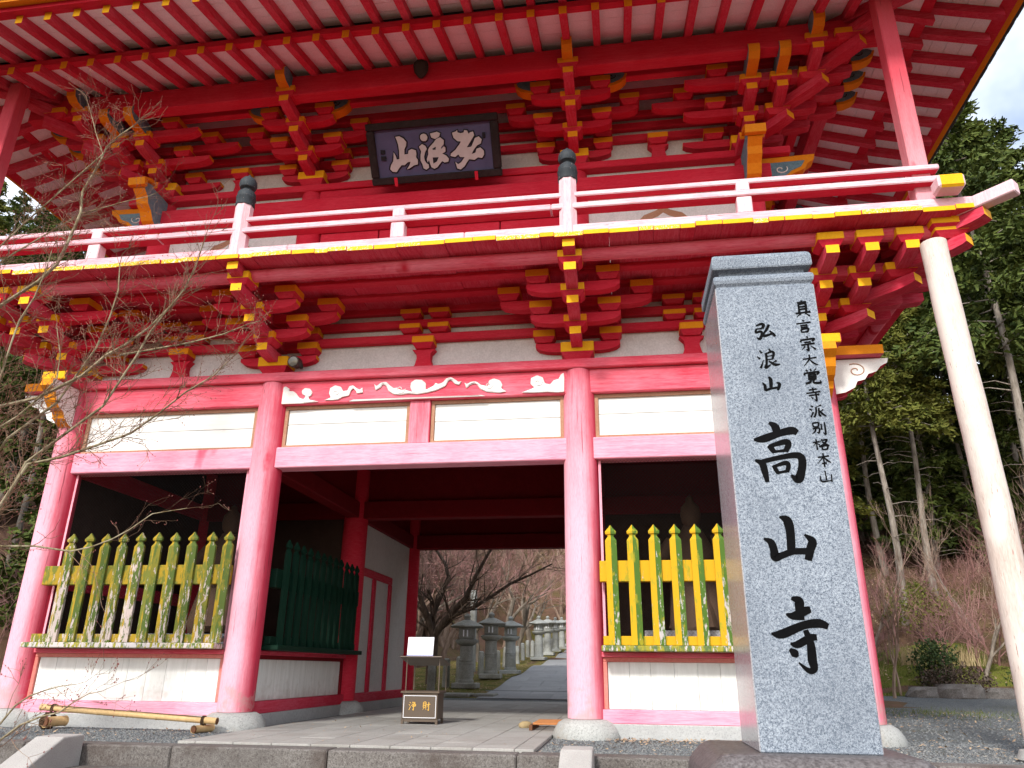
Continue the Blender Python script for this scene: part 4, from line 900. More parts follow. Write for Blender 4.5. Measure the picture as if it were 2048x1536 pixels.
# ------------------------------------------------------------------ upper storey
for x in (-XU, -2.1, 2.1, XU):
    for y in (YU, 6.77):
        MB().lathe([(.19, 5.3), (.19, 7.3), (.175, 7.66)], 24).build('upper_column', M['red'], GATE, loc=(x, y, 0))
for y, f in ((YU, -1), (6.77, 1)):
    beam('upper_head_plate', -XU - .6, XU + .6, y - .19, y + .19, 7.565, 7.686, M['red_x'])
    beam('upper_nageshi', -XU - .28, XU + .28, y - .26, y - .16 if f < 0 else y + .26, 7.13, 7.36, M['red_x']) if f < 0 else None
for a, b in ((-XU, -2.1), (2.1, XU)):
    MB().box(a + .1, b - .1, YU - .03, YU + .03, 5.3, 7.56).build('upper_wall', M['plaster'], GATE)
    cx = (a + b) / 2 + (-.0)
    # bell-shaped window
    def bell(w_, h_): return [(-w_ * 1.15, 0), (-w_ * 1.0, h_ * .55), (-w_ * .92, h_ * .75), (-w_ * .55, h_ * .90), (-w_ * .2, h_ * .95), (0, h_), (w_ * .2, h_ * .95), (w_ * .55, h_ * .90), (w_ * .92, h_ * .75), (w_ * 1.0, h_ * .55), (w_ * 1.15, 0)]
    wi = MB().prism([(cx + p, 5.53 + q) for p, q in bell(.50, 1.34)], YU - .09, YU - .031, 'y').build('bell_window', M['frame_brown'], GATE)
    MB().prism([(cx + p, 5.55 + q) for p, q in bell(.41, 1.20)], YU - .10, YU - .091, 'y').build('window_opening', M['plaster'], wi)
    for q in (-.27, -.14, 0, .14, .27): MB().box(cx + q - .018, cx + q + .018, YU - .125, YU - .101, 5.47, 6.52).build('lattice_bar', M['frame_brown'], wi)
    for z_ in (5.8, 6.15, 6.45): MB().box(cx - .4, cx + .4, YU - .12, YU - .105, z_, z_ + .035).build('lattice_bar', M['frame_brown'], wi)
for s_ in (-1, 1):
    MB().box(s_ * XU - .03, s_ * XU + .03, YU + .1, 6.7, 5.3, 7.56).build('upper_wall', M['plaster'], GATE)
    beam('upper_side_plate', s_ * XU - .18, s_ * XU + .18, -.15, YU - .195, 7.567, 7.684, [M['red_y'], M['orange']], fm=[0, 0, 1, 0, 0, 0])
    beam('upper_side_plate', s_ * XU - .18, s_ * XU + .18, YU + .195, 6.57, 7.567, 7.684, M['red_y'])
    # carved nosings, orange with blue swirl
    zz = [(.17, 7.55), (.95, 7.57), (.93, 7.48), (.84, 7.42), (.78, 7.33), (.62, 7.26), (.52, 7.17), (.36, 7.11), (.17, 7.09)]
    nm = MB().prism([(s_ * (XU + a), b) for a, b in zz], YU - .09, YU + .09, 'y', 0, 1).build('carved_nosing', [M['orange'], M['orange']], GATE)
    inn = [(.22, 7.46), (.80, 7.47), (.74, 7.37), (.60, 7.31), (.50, 7.22), (.36, 7.16), (.22, 7.15)]
    MB().prism([(s_ * (XU + a), b) for a, b in inn], YU - .096, YU - .0905, 'y').build('swirl_field', M['teal'], nm)
    cx, cz = s_ * (XU + .45), 7.34
    MB().tube([(cx + s_ * (.012 + .013 * t) * math.cos(t), YU - .1, cz + (.010 + .010 * t) * math.sin(t)) for t in [i * .4 for i in range(18)]], .009, 5).build('swirl', M['cream'], nm)
    z2 = [(-.16, 7.55), (-.60, 7.60), (-.74, 7.56), (-.76, 7.44), (-.66, 7.36), (-.62, 7.26), (-.52, 7.18), (-.44, 7.06), (-.30, 6.98), (-.16, 6.96)]
    nn = MB().prism([(YU + a, b) for a, b in z2], s_ * XU - .10, s_ * XU + .10, 'x', 0, 1).build('carved_nosing', [M['teal'], M['orange']], GATE)
    MB().prism([(YU - .10, 7.62), (YU - .70, 7.66), (YU - .86, 7.58), (YU - .84, 7.46), (YU - .77, 7.46), (YU - .775, 7.58), (YU - .6, 7.615), (YU - .10, 7.57)], s_ * XU - .14, s_ * XU + .14, 'x').build('nosing_hood', M['orange'], nn)
# middle bay: raised beam and panelled doors
beam('door_lintel', -1.93, 1.93, YU - .16, YU + .05, 7.362, 7.56, M['red_x'])
beam('door_header', -1.93, 1.93, YU - .14, YU + .05, 6.85, 7.128, M['red_x'])
MB().box(-1.95, 1.95, YU - .0, YU + .03, 5.3, 6.85).build('door_backing', M['red_shaded'], GATE)
for i in range(4):
    x0 = -1.9 + i * .95
    dr = MB().cbox(x0 + .01, x0 + .94, YU - .05, YU - .002, 5.32, 6.84, .008).build('door_leaf', M['red'], GATE)
    for z_ in (5.42, 5.75, 6.08, 6.41): MB().cbox(x0 + .10, x0 + .85, YU - .062, YU - .051, z_, z_ + .27, .008).build('door_panel', M['red'], dr)

# ------------------------------------------------------------------ eaves: purlin, rafters, boards, roof
EP = 3 * SU
ZP = TU[3] + .058
beam('eave_purlin', -XU - EP - .5, XU + EP + .5, YU - EP - .10, YU - EP + .10, 8.44, 8.80, M['red_x'])
for s_ in (-1, 1): beam('eave_purlin', s_ * (XU + EP) - .10, s_ * (XU + EP) + .10, YU - EP + .12, 8.0, 8.442, 8.798, M['red_y'])
# inner sloping soffit between wall and purlin
for j, zz_ in ((1, TU[3]), (2, TU[3])):
    beam('bracket_purlin', -XU - j * SU - .2, XU + j * SU + .2, YU - j * SU - .06, YU - j * SU + .06, zz_ + .002, zz_ + .15, M['red_x'])
    for s_ in (-1, 1): beam('bracket_purlin', s_ * (XU + j * SU) - .06, s_ * (XU + j * SU) + .06, YU - j * SU + .08, 7.4, zz_ + .002, zz_ + .148, M['red_y'])
m = MB()
for pts in ([(-XU, YU, 9.1), (XU, YU, 9.1), (XU + EP, YU - EP, 8.86), (-XU - EP, YU - EP, 8.86)],): m.poly(pts)
for s_ in (-1, 1): m.poly([(s_ * XU, YU, 9.1), (s_ * XU, 6.77, 9.1), (s_ * (XU + EP), 6.77 + EP, 8.86), (s_ * (XU + EP), YU - EP, 8.86)])
m.build('inner_soffit', M['soffit'], GATE)
MB().box(-XU - 2 * SU, XU + 2 * SU, YU - 2 * SU + .01, YU - 2 * SU + .03, TU[3] + .151, 9.02).build('eave_infill', M['plaster'], GATE)
SLB, SLF = .335, .28
E1, E2 = 2.16, 3.10
def zb(E): return 8.80 - (E - EP) * SLB                 # underside of base rafters
ZK = zb(E1)                                              # 8.49
def zf(E): return ZK + .20 - (E - E1) * SLF             # underside of flying rafters
def raf_mesh(L, sl, w_, h_, mt):
    k = ('raf', round(L, 3), sl, h_, mt)
    if k not in _cache:
        # runs from y=0 (outer tip) to y=+L, rising inward
        poly = [(0, 0), (0, h_), (L, h_ + L * sl), (L, L * sl)]
        _cache[k] = MB().prism(poly, -w_ / 2, w_ / 2, 'x', 0, [1, 0, 0, 0]).mesh('rafter', [M['red_y'], M[mt]])
    return _cache[k]
SP = .42
def rafters(side):
    half = {'front': XU, 'right': (6.77 - YU) / 2, 'left': (6.77 - YU) / 2}[side]
    for k in range(-20, 21):
        u = k * SP
        lim = half + E2 - .25
        if abs(u) > lim: continue
        if side != 'front' and u > half + .6: continue
        over = max(0, abs(u) - half)          # beyond the hip line the rafter dies into the hip
        for tier in (0, 1):
            Eo, Ei, slp, zz_ = ((E1 + .10, max(.55, over), SLB, zb(E1 + .10)) if tier == 0 else (E2, max(E1 - .25, over), SLF, zf(E2)))
            if Eo - Ei < .15: continue
            me = raf_mesh(round((Eo - Ei) / .05) * .05, slp, .10, .125, 'amber_shaded' if tier == 0 else 'yellow')
            if side == 'front': link('base_rafter' if tier == 0 else 'flying_rafter', me, GATE, (u, YU - Eo, zz_))
            else:
                s_ = 1 if side == 'right' else -1
                link('base_rafter' if tier == 0 else 'flying_rafter', me, GATE, (s_ * (XU + Eo), (YU + 6.77) / 2 + u, zz_), s_ * R(90))
for sd in ('front', 'right', 'left'): rafters(sd)
# soffit boards parallel to the eaves, mitred at the hips; kioi, kayaoi, yellow fascia
def ring(Ea, Eb, za, zb_, th, mat, name):
    """trapezoid strip between overhangs Ea<Eb at undersides za, zb_ on the front and both sides"""
    def strip(pa, pb, qa, qb, nm):
        vs = [(*pa, za), (*pb, za), (*qb, zb_), (*qa, zb_), (*pa, za + th), (*pb, za + th), (*qb, zb_ + th), (*qa, zb_ + th)]
        MB().add(vs, [(0, 1, 2, 3), (4, 7, 6, 5), (0, 4, 5, 1), (1, 5, 6, 2), (2, 6, 7, 3), (3, 7, 4, 0)]).build(nm, mat, GATE)
    strip((-XU - Ea, YU - Ea), (XU + Ea, YU - Ea), (-XU - Eb, YU - Eb), (XU + Eb, YU - Eb), name)
    for s_ in (-1, 1):
        strip((s_ * (XU + Ea), YU - Ea), (s_ * (XU + Ea), 6.77 + Ea), (s_ * (XU + Eb), YU - Eb), (s_ * (XU + Eb), 6.77 + Eb), name)
nb = 6
for i in range(nb):
    a = .6 + (E1 - .05 - .6) * i / nb; b = .6 + (E1 - .05 - .6) * (i + 1) / nb - .006
    ring(a, b, zb(a) + .128, zb(b) + .128, .02, M['soffit'], 'soffit_board')
nb = 5
for i in range(nb):
    a = E1 - .02 + (E2 - .04 - E1 + .02) * i / nb; b = E1 - .02 + (E2 - .04 - E1 + .02) * (i + 1) / nb - .006
    ring(a, b, zf(a) + .128, zf(b) + .128, .02, M['soffit'], 'soffit_board')
ring(E1 - .06, E1 + .07, ZK + .126, ZK + .126 - .03, .095, M['red_x'], 'mid_eave_beam')
ring(E2 - .05, E2 + .11, zf(E2) + .139, zf(E2) + .095, .12, M['red_x'], 'eave_beam')
ring(E2 + .112, E2 + .22, zf(E2) + .165, zf(E2) + .14, .09, M['orange'], 'fascia_board')
ring(E2 + .15, E2 + .32, zf(E2) + .258, zf(E2) + .225, .05, M['tile'], 'eave_tile_bed')
for s_ in (-1, 1):
    # hip rafter
    a = Vector((s_ * (XU + .4), YU - .4, zb(.4) - .05)); b = Vector((s_ * (XU + E1 + .12), YU - E1 - .12, zb(E1 + .12) - .06)); c = Vector((s_ * (XU + E2 + .08), YU - E2 - .08, zf(E2) - .03))
    d = (Vector((s_, -1, 0))).normalized(); n_ = Vector((-d.y, d.x, 0)) * .09
    m = MB()
    for p, q, h_ in ((a, b, .26), (b + Vector((0, 0, .18)) - d * .3, c, .24)):
        vs = [p - n_, p + n_, q + n_, q - n_]; vs += [v + Vector((0, 0, h_)) for v in vs]
        m.add(vs, [(0, 1, 2, 3), (4, 7, 6, 5), (0, 4, 5, 1), (1, 5, 6, 2), (2, 6, 7, 3), (3, 7, 4, 0)])
    m.build('hip_rafter', M['red_y'], GATE)
# roof body and eave tiles
Ee = E2 + .32; ze = zf(E2) + .27
Xe, Ya, Yb = XU + Ee, YU - Ee, 6.77 + Ee
def rz(t): return ze + t * 3.3 + t * t * 1.6
m = MB(); lv = [0, .2, .45, .7, 1.0]; rings = []
for t in lv:
    k = t * 4.6; rings.append([(-Xe + k, Ya + k, rz(t)), (Xe - k, Ya + k, rz(t)), (Xe - k, Yb - k, rz(t)), (-Xe + k, Yb - k, rz(t))])
vs = [v for r_ in rings for v in r_]; fs = []
for i in range(len(lv) - 1):
    for a in range(4): fs.append((i * 4 + a, i * 4 + (a + 1) % 4, i * 4 + 4 + (a + 1) % 4, i * 4 + 4 + a))
fs.append(tuple(len(vs) - 4 + k for k in range(4)))
m.add(vs, fs, 0, True); m.build('tiled_roof', M['tile'], GATE)
m = MB()
def tile_row(p, q, inw):
    p, q, inw = Vector(p), Vector(q), Vector(inw); n = int((q - p).length / .27); d = (q - p) / n
    for i in range(n + 1):
        c = p + d * i
        m.tube([c - inw * .05 + Vector((0, 0, .02)), c + inw * .75 + Vector((0, 0, .57))], .075, 8)
        if i < n:
            c2 = c + d * .5; m.tube([c2 - inw * .02 + Vector((0, 0, -.015)), c2 + inw * .7 + Vector((0, 0, .50))], .055, 6)
tile_row((-Xe, Ya, ze), (Xe, Ya, ze), (0, 1, 0)); tile_row((Xe, Ya, ze), (Xe, Yb, ze), (-1, 0, 0)); tile_row((-Xe, Ya, ze), (-Xe, Yb, ze), (1, 0, 0))
tag(m.build('eave_tile', M['tile'], GATE), kind='stuff')
# ------------------------------------------------------------------ brush lettering
def catmull(pts, n=7):
    P = [pts[0]] + list(pts) + [pts[-1]]; out = []
    for i in range(1, len(P) - 2):
        a, b, c, d = P[i - 1], P[i], P[i + 1], P[i + 2]
        for k in range(n):
            t = k / n
            out.append(tuple(.5 * (2 * b[j] + (c[j] - a[j]) * t + (2 * a[j] - 5 * b[j] + 4 * c[j] - d[j]) * t * t + (3 * b[j] - a[j] - 3 * c[j] + d[j]) * t ** 3) for j in range(3)))
    out.append(tuple(pts[-1])); return out
def stroke(m, pts, y0, depth=.004):
    """one brush stroke as a solid ribbon in the x-z plane, pts = (u, v, width), front at y0-depth"""
    if len(pts) == 2: pts = [pts[0], tuple((pts[0][j] + pts[1][j]) / 2 * (1 if j < 2 else .82) for j in range(3)), pts[1]]
    S = catmull(pts); n = len(S); L = []; Rr = []
    for i, (u, v, w_) in enumerate(S):
        a, b = S[max(i - 1, 0)], S[min(i + 1, n - 1)]; dx, dy = b[0] - a[0], b[1] - a[1]; l = math.hypot(dx, dy) or 1
        nx, ny = -dy / l, dx / l; w_ = max(w_, .0015) / 2
        L.append((u + nx * w_, v + ny * w_)); Rr.append((u - nx * w_, v - ny * w_))
    vs = [(p[0], y0 - depth, p[1]) for p in L] + [(p[0], y0 - depth, p[1]) for p in Rr]
    vs += [(p[0], y0 + .003, p[1]) for p in L] + [(p[0], y0 + .003, p[1]) for p in Rr]
    fs = []
    for i in range(n - 1):
        fs.append((i, i + 1, n + i + 1, n + i)); fs.append((i, i + 1, 2 * n + i + 1, 2 * n + i)); fs.append((n + i, n + i + 1, 3 * n + i + 1, 3 * n + i))
    fs += [(0, n, 3 * n, 2 * n), (n - 1, 2 * n - 1, 4 * n - 1, 3 * n - 1)]
    m.add(vs, fs)
def glyph(m, ch, cx, cz, w_, h_, y0, wt=.085, depth=.003):
    sz = (w_ + h_) / 2
    for k, st in enumerate(GLYPH[ch]):
        q = [tuple(map(float, a.split(','))) for a in st.split()]
        P = [(cx + (a - 50) / 100 * w_, cz + (50 - b) / 100 * h_) for a, b in q]
        dx, dy = q[-1][0] - q[0][0], q[-1][1] - q[0][1]; n = len(P)
        ws = [wt * sz] * n; ws[0] *= .85
        if len(q) == 2 and dx < -8 and dy > 8: ws[-1] *= .25
        elif dx > 8 and dy > 12 and n == 2: ws[0] *= .45
        elif n == 3 and dx < -25 and dy > 30: ws[-1] *= .25
        elif n == 3 and dx > 25 and dy > 30 and q[1][1] > q[0][1] + 12: ws = [ws[0] * .5, ws[1] * 1.1, ws[2] * .5]
        elif n >= 3 and q[-1][1] < q[-2][1] and q[-1][0] < q[-2][0]: ws[-1] *= .25
        stroke(m, [(a, b, c) for (a, b), c in zip(P, ws)], y0 - k * .00015, depth)

# ------------------------------------------------------------------ stone pillar
MZ = 1.06 + .124
mon = thing('stone_pillar', 'tall blue-grey granite name pillar with black carved characters on a dark plinth', 'stone pillar', (3.516, -4.602, -1.06), .012)
shaft = MB().cbox(-.297, .297, -.30, .30, MZ, MZ + 2.623, .006, fm=[0, 0, 0, 1, 1, 1]).build('shaft', [M['granite'], M['granite_pol'], M['ink']], mon)
q2 = math.sqrt(2)
MB().lathe([(h * q2, MZ + 2.623 + z) for h, z in ((.284, 0), (.286, .012), (.299, .028), (.304, .05), (.300, .072), (.288, .085), (.262, .092), (.258, .118), (.264, .124), (.30, .130), (.304, .14), (.303, .20), (.296, .222), (.280, .238), (.10, .245))], 4, smooth=False, rot=R(45)).build('cap', M['granite'], mon)
pl = MB().cbox(-.60, .56, -.52, .56, 0, MZ, .10).build('plinth', M['plinth'], mon)
bv = pl.modifiers.new('round', 'BEVEL'); bv.width = .05; bv.segments = 3
def carve(shaft, strokes, depth):
    """cut the brush strokes into the face of the shaft"""
    m = MB()
    for k, st in enumerate(strokes):
        P = [(a, b + MZ, w_ * (1.18 if depth > .008 else 1.36)) for a, b, w_ in st]
        if len(P) == 2: P = [P[0], tuple((P[0][j] + P[1][j]) / 2 * (1 if j < 2 else .82) for j in range(3)), P[1]]
        S = catmull(P, 5); n = len(S); ou = []; ot = []
        for i, (u, v, w_) in enumerate(S):
            a, b = S[max(i - 1, 0)], S[min(i + 1, n - 1)]; dx, dy = b[0] - a[0], b[1] - a[1]; l = math.hypot(dx, dy) or 1; w_ = max(w_, .003) / 2
            ou.append((u - dy / l * w_, v + dx / l * w_)); ot.append((u + dy / l * w_, v - dx / l * w_))
        y0, y1 = -.32, -.30 + depth + k * .00021
        vs = [(p[0], y0, p[1]) for p in ou] + [(p[0], y0, p[1]) for p in ot] + [(p[0], y1, p[1]) for p in ou] + [(p[0], y1, p[1]) for p in ot]; fs = []
        for i in range(n - 1): fs += [(i, i + 1, n + i + 1, n + i), (2 * n + i, 3 * n + i, 3 * n + i + 1, 2 * n + i + 1), (i, 2 * n + i, 2 * n + i + 1, i + 1), (n + i, n + i + 1, 3 * n + i + 1, 3 * n + i)]
        fs += [(0, n, 3 * n, 2 * n), (n - 1, 3 * n - 1, 4 * n - 1, 2 * n - 1)]
        c = MB().add(vs, fs, 2).build('cutter', [M['granite'], M['granite_pol'], M['ink']])
        c.matrix_world = mon_mw
        md = shaft.modifiers.new('cut', 'BOOLEAN'); md.operation = 'DIFFERENCE'; md.solver = 'EXACT'; md.object = c; cutters.append(c)
bpy.context.view_layer.update(); mon_mw = mon.matrix_world.copy(); cutters = []
for strokes, dp in ((MON['big'], .011), (MON['med'], .006)): carve(shaft, strokes, dp)
bpy.context.view_layer.update()
_ev = bpy.data.meshes.new_from_object(shaft.evaluated_get(bpy.context.evaluated_depsgraph_get()))
shaft.modifiers.clear()
for c in cutters: bpy.data.objects.remove(c)
CUT = len(_ev.vertices) > 600 and abs(max(v.co.z for v in _ev.vertices) - (MZ + 2.623)) < .01
if CUT: shaft.data = _ev
groups = [(MON['big'], [10, 3, 6]), (MON['med'], [5, 10, 3])]
for strokes, cnt in groups:
    i = 0; c_big = strokes is MON['big']
    for c in cnt:
        m = MB()
        for k, st in enumerate(strokes[i:i + c]): stroke(m, [(a, b + MZ, w_ * (1.16 if c_big else 1.33)) for a, b, w_ in st], (-.30 + (.011 if c_big else .006) - .0004 if CUT else -.30) - k * .00002, .0015)
        m.build('carved_character', M['ink'], mon); i += c
for ch, cx, cz, w_, h_ in MON['small']:
    m = MB(); glyph(m, ch, cx, cz + MZ, w_, h_, -.30, .135, .002); m.build('carved_character', M['ink'], mon)

# ------------------------------------------------------------------ name plaque under the eaves
pq = thing('name_plaque', 'dark framed plaque with white brush characters on blue hung under the eaves', 'plaque', (.03, .06, 7.42))
tilt = math.atan2(.56, .70)
def plq(m): return m.xf(Matrix.Rotation(tilt, 4, 'X'))
W, H = 1.0, .90
m = MB(); m.box(-W + .1, W - .1, -.02, .02, .09, H - .09); plq(m).build('board', M['plaque'], pq)
fr = MB(); fr.cbox(-W, W, -.07, .05, 0, .11, .015).cbox(-W, W, -.07, .05, H - .11, H, .015).cbox(-W, -W + .12, -.068, .048, .111, H - .111, .015).cbox(W - .12, W, -.068, .048, .111, H - .111, .015)
plq(fr).build('frame', M['black'], pq)
uu = lambda p: (-W + .12 + p[0] * (2 * W - .24), .11 + p[1] * (H - .22))
for k, poly in enumerate(PLAQUE):
    P = [uu(p) for p in poly]
    m = MB(); m.prism(P, -.034, -.0205, 'y'); o = plq(m).build('character', M['plaque_white'], pq)
    cx = sum(p[0] for p in P) / len(P); cz = sum(p[1] for p in P) / len(P); Q = []
    for i, p in enumerate(P):
        a, b = P[i - 1], P[(i + 1) % len(P)]; dx, dz_ = b[0] - a[0], b[1] - a[1]; l = math.hypot(dx, dz_) or 1
        Q.append((dz_ / l, -dx / l))
    area = sum(P[i][0] * P[(i + 1) % len(P)][1] - P[(i + 1) % len(P)][0] * P[i][1] for i in range(len(P)))
    sg = 1 if area > 0 else -1
    m = MB(); m.prism([(p[0] + sg * n_[0] * .022, p[1] + sg * n_[1] * .022) for p, n_ in zip(P, Q)], -.026, -.0203, 'y'); plq(m).build('character_outline', M['plaque_outline'], pq)
for poly in PLAQUE_DARK:
    m = MB(); m.prism([uu(p) for p in poly], -.036, -.021, 'y'); plq(m).build('seal_mark', M['plaque_outline'], pq)
for x in (-.62, .62):
    m = MB(); m.cbox(x - .025, x + .025, -.085, -.071, -.03, .10, .004); plq(m).build('hook', M['red'], pq)

# ------------------------------------------------------------------ small things about the gate
lp = thing('spotlight', 'small round spotlight fixed beside the left column bracket', 'lamp', (-1.75, -.16, 4.42))
m = MB().lathe([(.05, 0), (.075, .02), (.08, .16), (.07, .165)], 20); m.xf(Matrix.Rotation(R(100), 4, 'X')); m.build('body', M['lampbody'], lp)
m = MB().lathe([(.066, .166), (.066, .170), (.02, .176)], 20); m.xf(Matrix.Rotation(R(100), 4, 'X')); m.build('lens', M['lampglass'], lp)
MB().cbox(-.02, .02, .0, .13, -.03, .03, .004).build('bracket', M['lampbody'], lp)
ns = thing('wasp_nest', 'dark lumpy nest stuck under the eaves above the plaque', 'nest', (-.02, -.95, 8.66))
MB().lathe([(.02, -.17), (.05, -.15), (.09, -.08), (.11, 0), (.10, .07), (.06, .13), (.02, .15)], 14, jit=.14).build('shell', M['nest'], ns)

bx = thing('offertory_box', 'bronze metal offertory box with gold characters and a notice on its tray', 'donation box', (-.10, 1.20, PZ))
b_ = MB().cbox(-.235, .235, -.17, .17, .06, .365, .006).build('box', M['metal_brown'], bx)
MB().cbox(-.26, .26, -.19, .19, .366, .395, .006).build('lid', M['metal_brown'], bx)
for x in (-.225, .225):
    for y in (-.155, .155): MB().box(x - .016, x + .016, y - .016, y + .016, 0, .059).build('leg', M['metal_brown'], bx)
MB().box(-.235, .235, -.165, -.15, .030, .058).build('skirt', M['metal_brown'], bx)
m = MB().box(-.215, .215, -.174, -.1705, .335, .341).box(-.215, .215, -.174, -.1705, .075, .081).box(-.215, -.209, -.174, -.1705, .0815, .3345).box(.209, .215, -.174, -.1705, .0815, .3345); m.build('border', M['paper'], b_)
for ch, x in (('浄', -.095), ('財', .09)):
    m = MB(); glyph(m, ch, x, .215, .10, .10, -.1715, .10); m.build('gold_character', M['gold'], b_)
for x in (-.20, .24):
    for y in (-.16, .24): MB().box(x - .006, x + .006, y - .006, y + .006, .396, .80 if y < 0 else .71).build('post', M['metal_brown'], bx)
m = MB().cbox(-.28, .29, -.26, .27, -.008, .008, .004); m.xf(Matrix.Rotation(R(-11), 4, 'X')); m.build('tray', M['metal_brown'], bx, loc=(0, 0, .765))
m = MB().box(-.175, .175, -.004, .004, 0, .245); m.xf(Matrix.Rotation(R(-8), 4, 'X')); nt_ = m.build('notice', M['paper'], bx, loc=(-.02, -.21, .815))
m = MB().box(-.178, .178, -.012, -.006, 0, .014); m.xf(Matrix.Rotation(R(-8), 4, 'X')); m.build('notice_edge', M['bluetape'], nt_)
m = MB()
for (cx_, z0, n_) in ((.145, .225, 4), (.10, .225, 8), (-.03, .222, 6), (-.06, .21, 5), (-.10, .21, 6)):
    for i in range(n_): m.box(cx_ - .006, cx_ + .006, -.0062, -.0045, z0 - i * .02 - .012, z0 - i * .02 - .003)
m.xf(Matrix.Rotation(R(-8), 4, 'X')); m.build('faint_print', flat('grey_print', (.16, .16, .2)), nt_)

bb = thing('bamboo_barrier', 'long dry bamboo pole tied on two short supports before the left bay', 'bamboo pole', (-3.15, -.50, -.2))
def bamboo(p, q, r, parent, name, nodes):
    p, q = Vector(p), Vector(q); pts = []; rr = []
    for i in range(nodes + 1):
        c = p.lerp(q, i / nodes); d = (q - p).normalized()
        for o, k in ((-.012, 1), (-.004, 1.10), (.004, 1.10), (.012, 1)):
            if (i == 0 and o < 0) or (i == nodes and o > 0): continue
            pts.append(c + d * o); rr.append(r * k)
    o = MB().tube(pts, rr, 14, caps=False).build(name, M['bamboo'], parent)
    MB().tube([p, q], r * .8, 12).build('hollow_core', M['darkwood'], o)
bamboo((-1.15, .03, .235), (1.12, -.02, .125), .036, bb, 'pole', 6)
bamboo((.92, -.16, .045), (.98, .14, .045), .040, bb, 'support', 1)
bamboo((-.95, -.12, .085), (-.90, .16, .085), .055, bb, 'support', 1)
for k in range(9): MB().tube([(-.99 + rnd.uniform(-.03, .03), -.02 + .1 * math.cos(a), .09 + .09 * math.sin(a)) for a in [i * .6 for i in range(11)]], .010, 5).build('rope_coil', M['rope'], bb)
for t_ in (.07, .92):
    c = Vector((-1.15, .03, .235)).lerp(Vector((1.12, -.02, .125)), t_); m = MB()
    for k in range(3): m.tube([(c.x + k * .012, c.y + .045 * math.cos(a), c.z - .01 + .052 * math.sin(a)) for a in [i * .5236 for i in range(13)]], .006, 5)
    m.build('rope_lashing', M['rope'], bb)
MB().tube([(-1.05, -.012, .262), (0, -.038, .215), (.94, -.05, .168)], .004, 5).build('cord', M['rope'], bb)

rk = thing('wooden_rack', 'small orange-brown slatted wooden rack on the path beside the right column', 'rack', (1.66, .75, PZ))
for x in (-.24, .30): MB().cbox(x - .02, x + .02, -.36, .36, 0, .06, .004).build('runner', M['darkwood'], rk)
for y in (-.28, -.05, .18, .32): MB().cbox(-.22, .34, y - .045, y + .045, .061, .085, .004).build('slat', M['rawwood'], rk)
br = thing('straw_brush', 'small straw-coloured brush head lying beside the wooden rack', 'brush', (1.32, .82, PZ + .03), .4)
MB().lathe([(.02, -.10), (.045, -.06), (.05, 0), (.035, .05), (.015, .07)], 12, jit=.1).xf(Matrix.Rotation(R(90), 4, 'Y')).build('bristles', M['strawgrass'], br)
MB().tube([(.06, 0, 0), (.22, .03, .01)], .012, 8).build('handle', M['rawwood'], br)

sp = thing('support_pole', 'pale stripped log pole propping the right balcony corner', 'pole', (6.12, -1.47, -.2))
m = MB(); pts = []; rr = []
for i in range(15):
    t_ = i / 14; pts.append((.02 * math.sin(t_ * 5), .012 * math.sin(t_ * 7), -.05 + t_ * 5.18)); rr.append(.152 - .020 * t_ + .003 * math.sin(i * 2.3))
m.tube(pts, rr, 20).build('log', M['peel_pole'], sp)
MB().lathe([(.20, -.02), (.24, .02), (.20, .09), (.10, .11)], 18, jit=.05).build('footing_stone', M['basestone'], sp)

# guardian figures and odds and ends inside the side rooms
def statue(x, label):
    t = thing('guardian_statue', label, 'statue', (x, 2.0, .36), group='guardian figures in the side rooms')
    m = MB(); m.lathe([(.55, 0), (.55, .25), (.42, .27), (.42, .34)], 10, smooth=False, jit=.05); m.build('pedestal', M['statue'], t)
    b = MB().tube([(-.22, -.05, .34), (-.24, -.16, .75), (-.14, -.02, 1.2), (0, .0, 1.75), (0, .02, 2.05), (0, -.02, 2.12)], [.13, .16, .22, .33, .16, .12], 14)
    b.tube([(.22, .0, .34), (.24, -.12, .75), (.14, -.02, 1.2), (.04, 0, 1.6)], [.13, .16, .22, .2], 14)
    b.tube([(-.28, 0, 1.88), (-.52, -.05, 1.6), (-.46, -.28, 1.35)], [.12, .10, .07], 10); b.tube([(.28, 0, 1.88), (.55, -.05, 1.95), (.60, -.10, 2.25)], [.12, .10, .07], 10)
    b.lathe([(.06, 2.10), (.13, 2.17), (.15, 2.28), (.13, 2.40), (.06, 2.48), (.05, 2.54), (.01, 2.57)], 14)
    b.build('figure', M['statue'], t)
    MB().lathe([(.34, .62), (.40, .70), (.30, 1.05), (.27, 1.25)], 16, jit=.10).build('robe', M['statue'], t)
statue(3.58, 'dim carved guardian figure standing behind the yellow right fence')
statue(-3.58, 'dim carved guardian figure standing behind the mossy left fence')
mr = thing('pipe_rail', 'grey metal pipe rail lying low behind the mossy left fence', 'pipe', (-3.3, .55, .36))
MB().tube([(-.55, 0, .52), (.75, 0, .52)], .03, 10).build('upper_pipe', M['steel'], mr); MB().tube([(-.55, 0, .42), (.75, 0, .42)], .025, 10).build('lower_pipe', M['steel'], mr)
for x in (-.5, .7): MB().box(x - .02, x + .02, -.02, .02, 0, .55).build('bracket', M['steel'], mr)
wb = thing('offering_board', 'pale patterned board standing low behind the yellow right fence', 'board', (3.25, .45, .36))
MB().cbox(-.45, .75, -.02, .02, .45, .60, .004).build('board', M['plaster'], wb); MB().box(-.4, .7, -.012, .012, 0, .449).build('stand', M['darkwood'], wb)

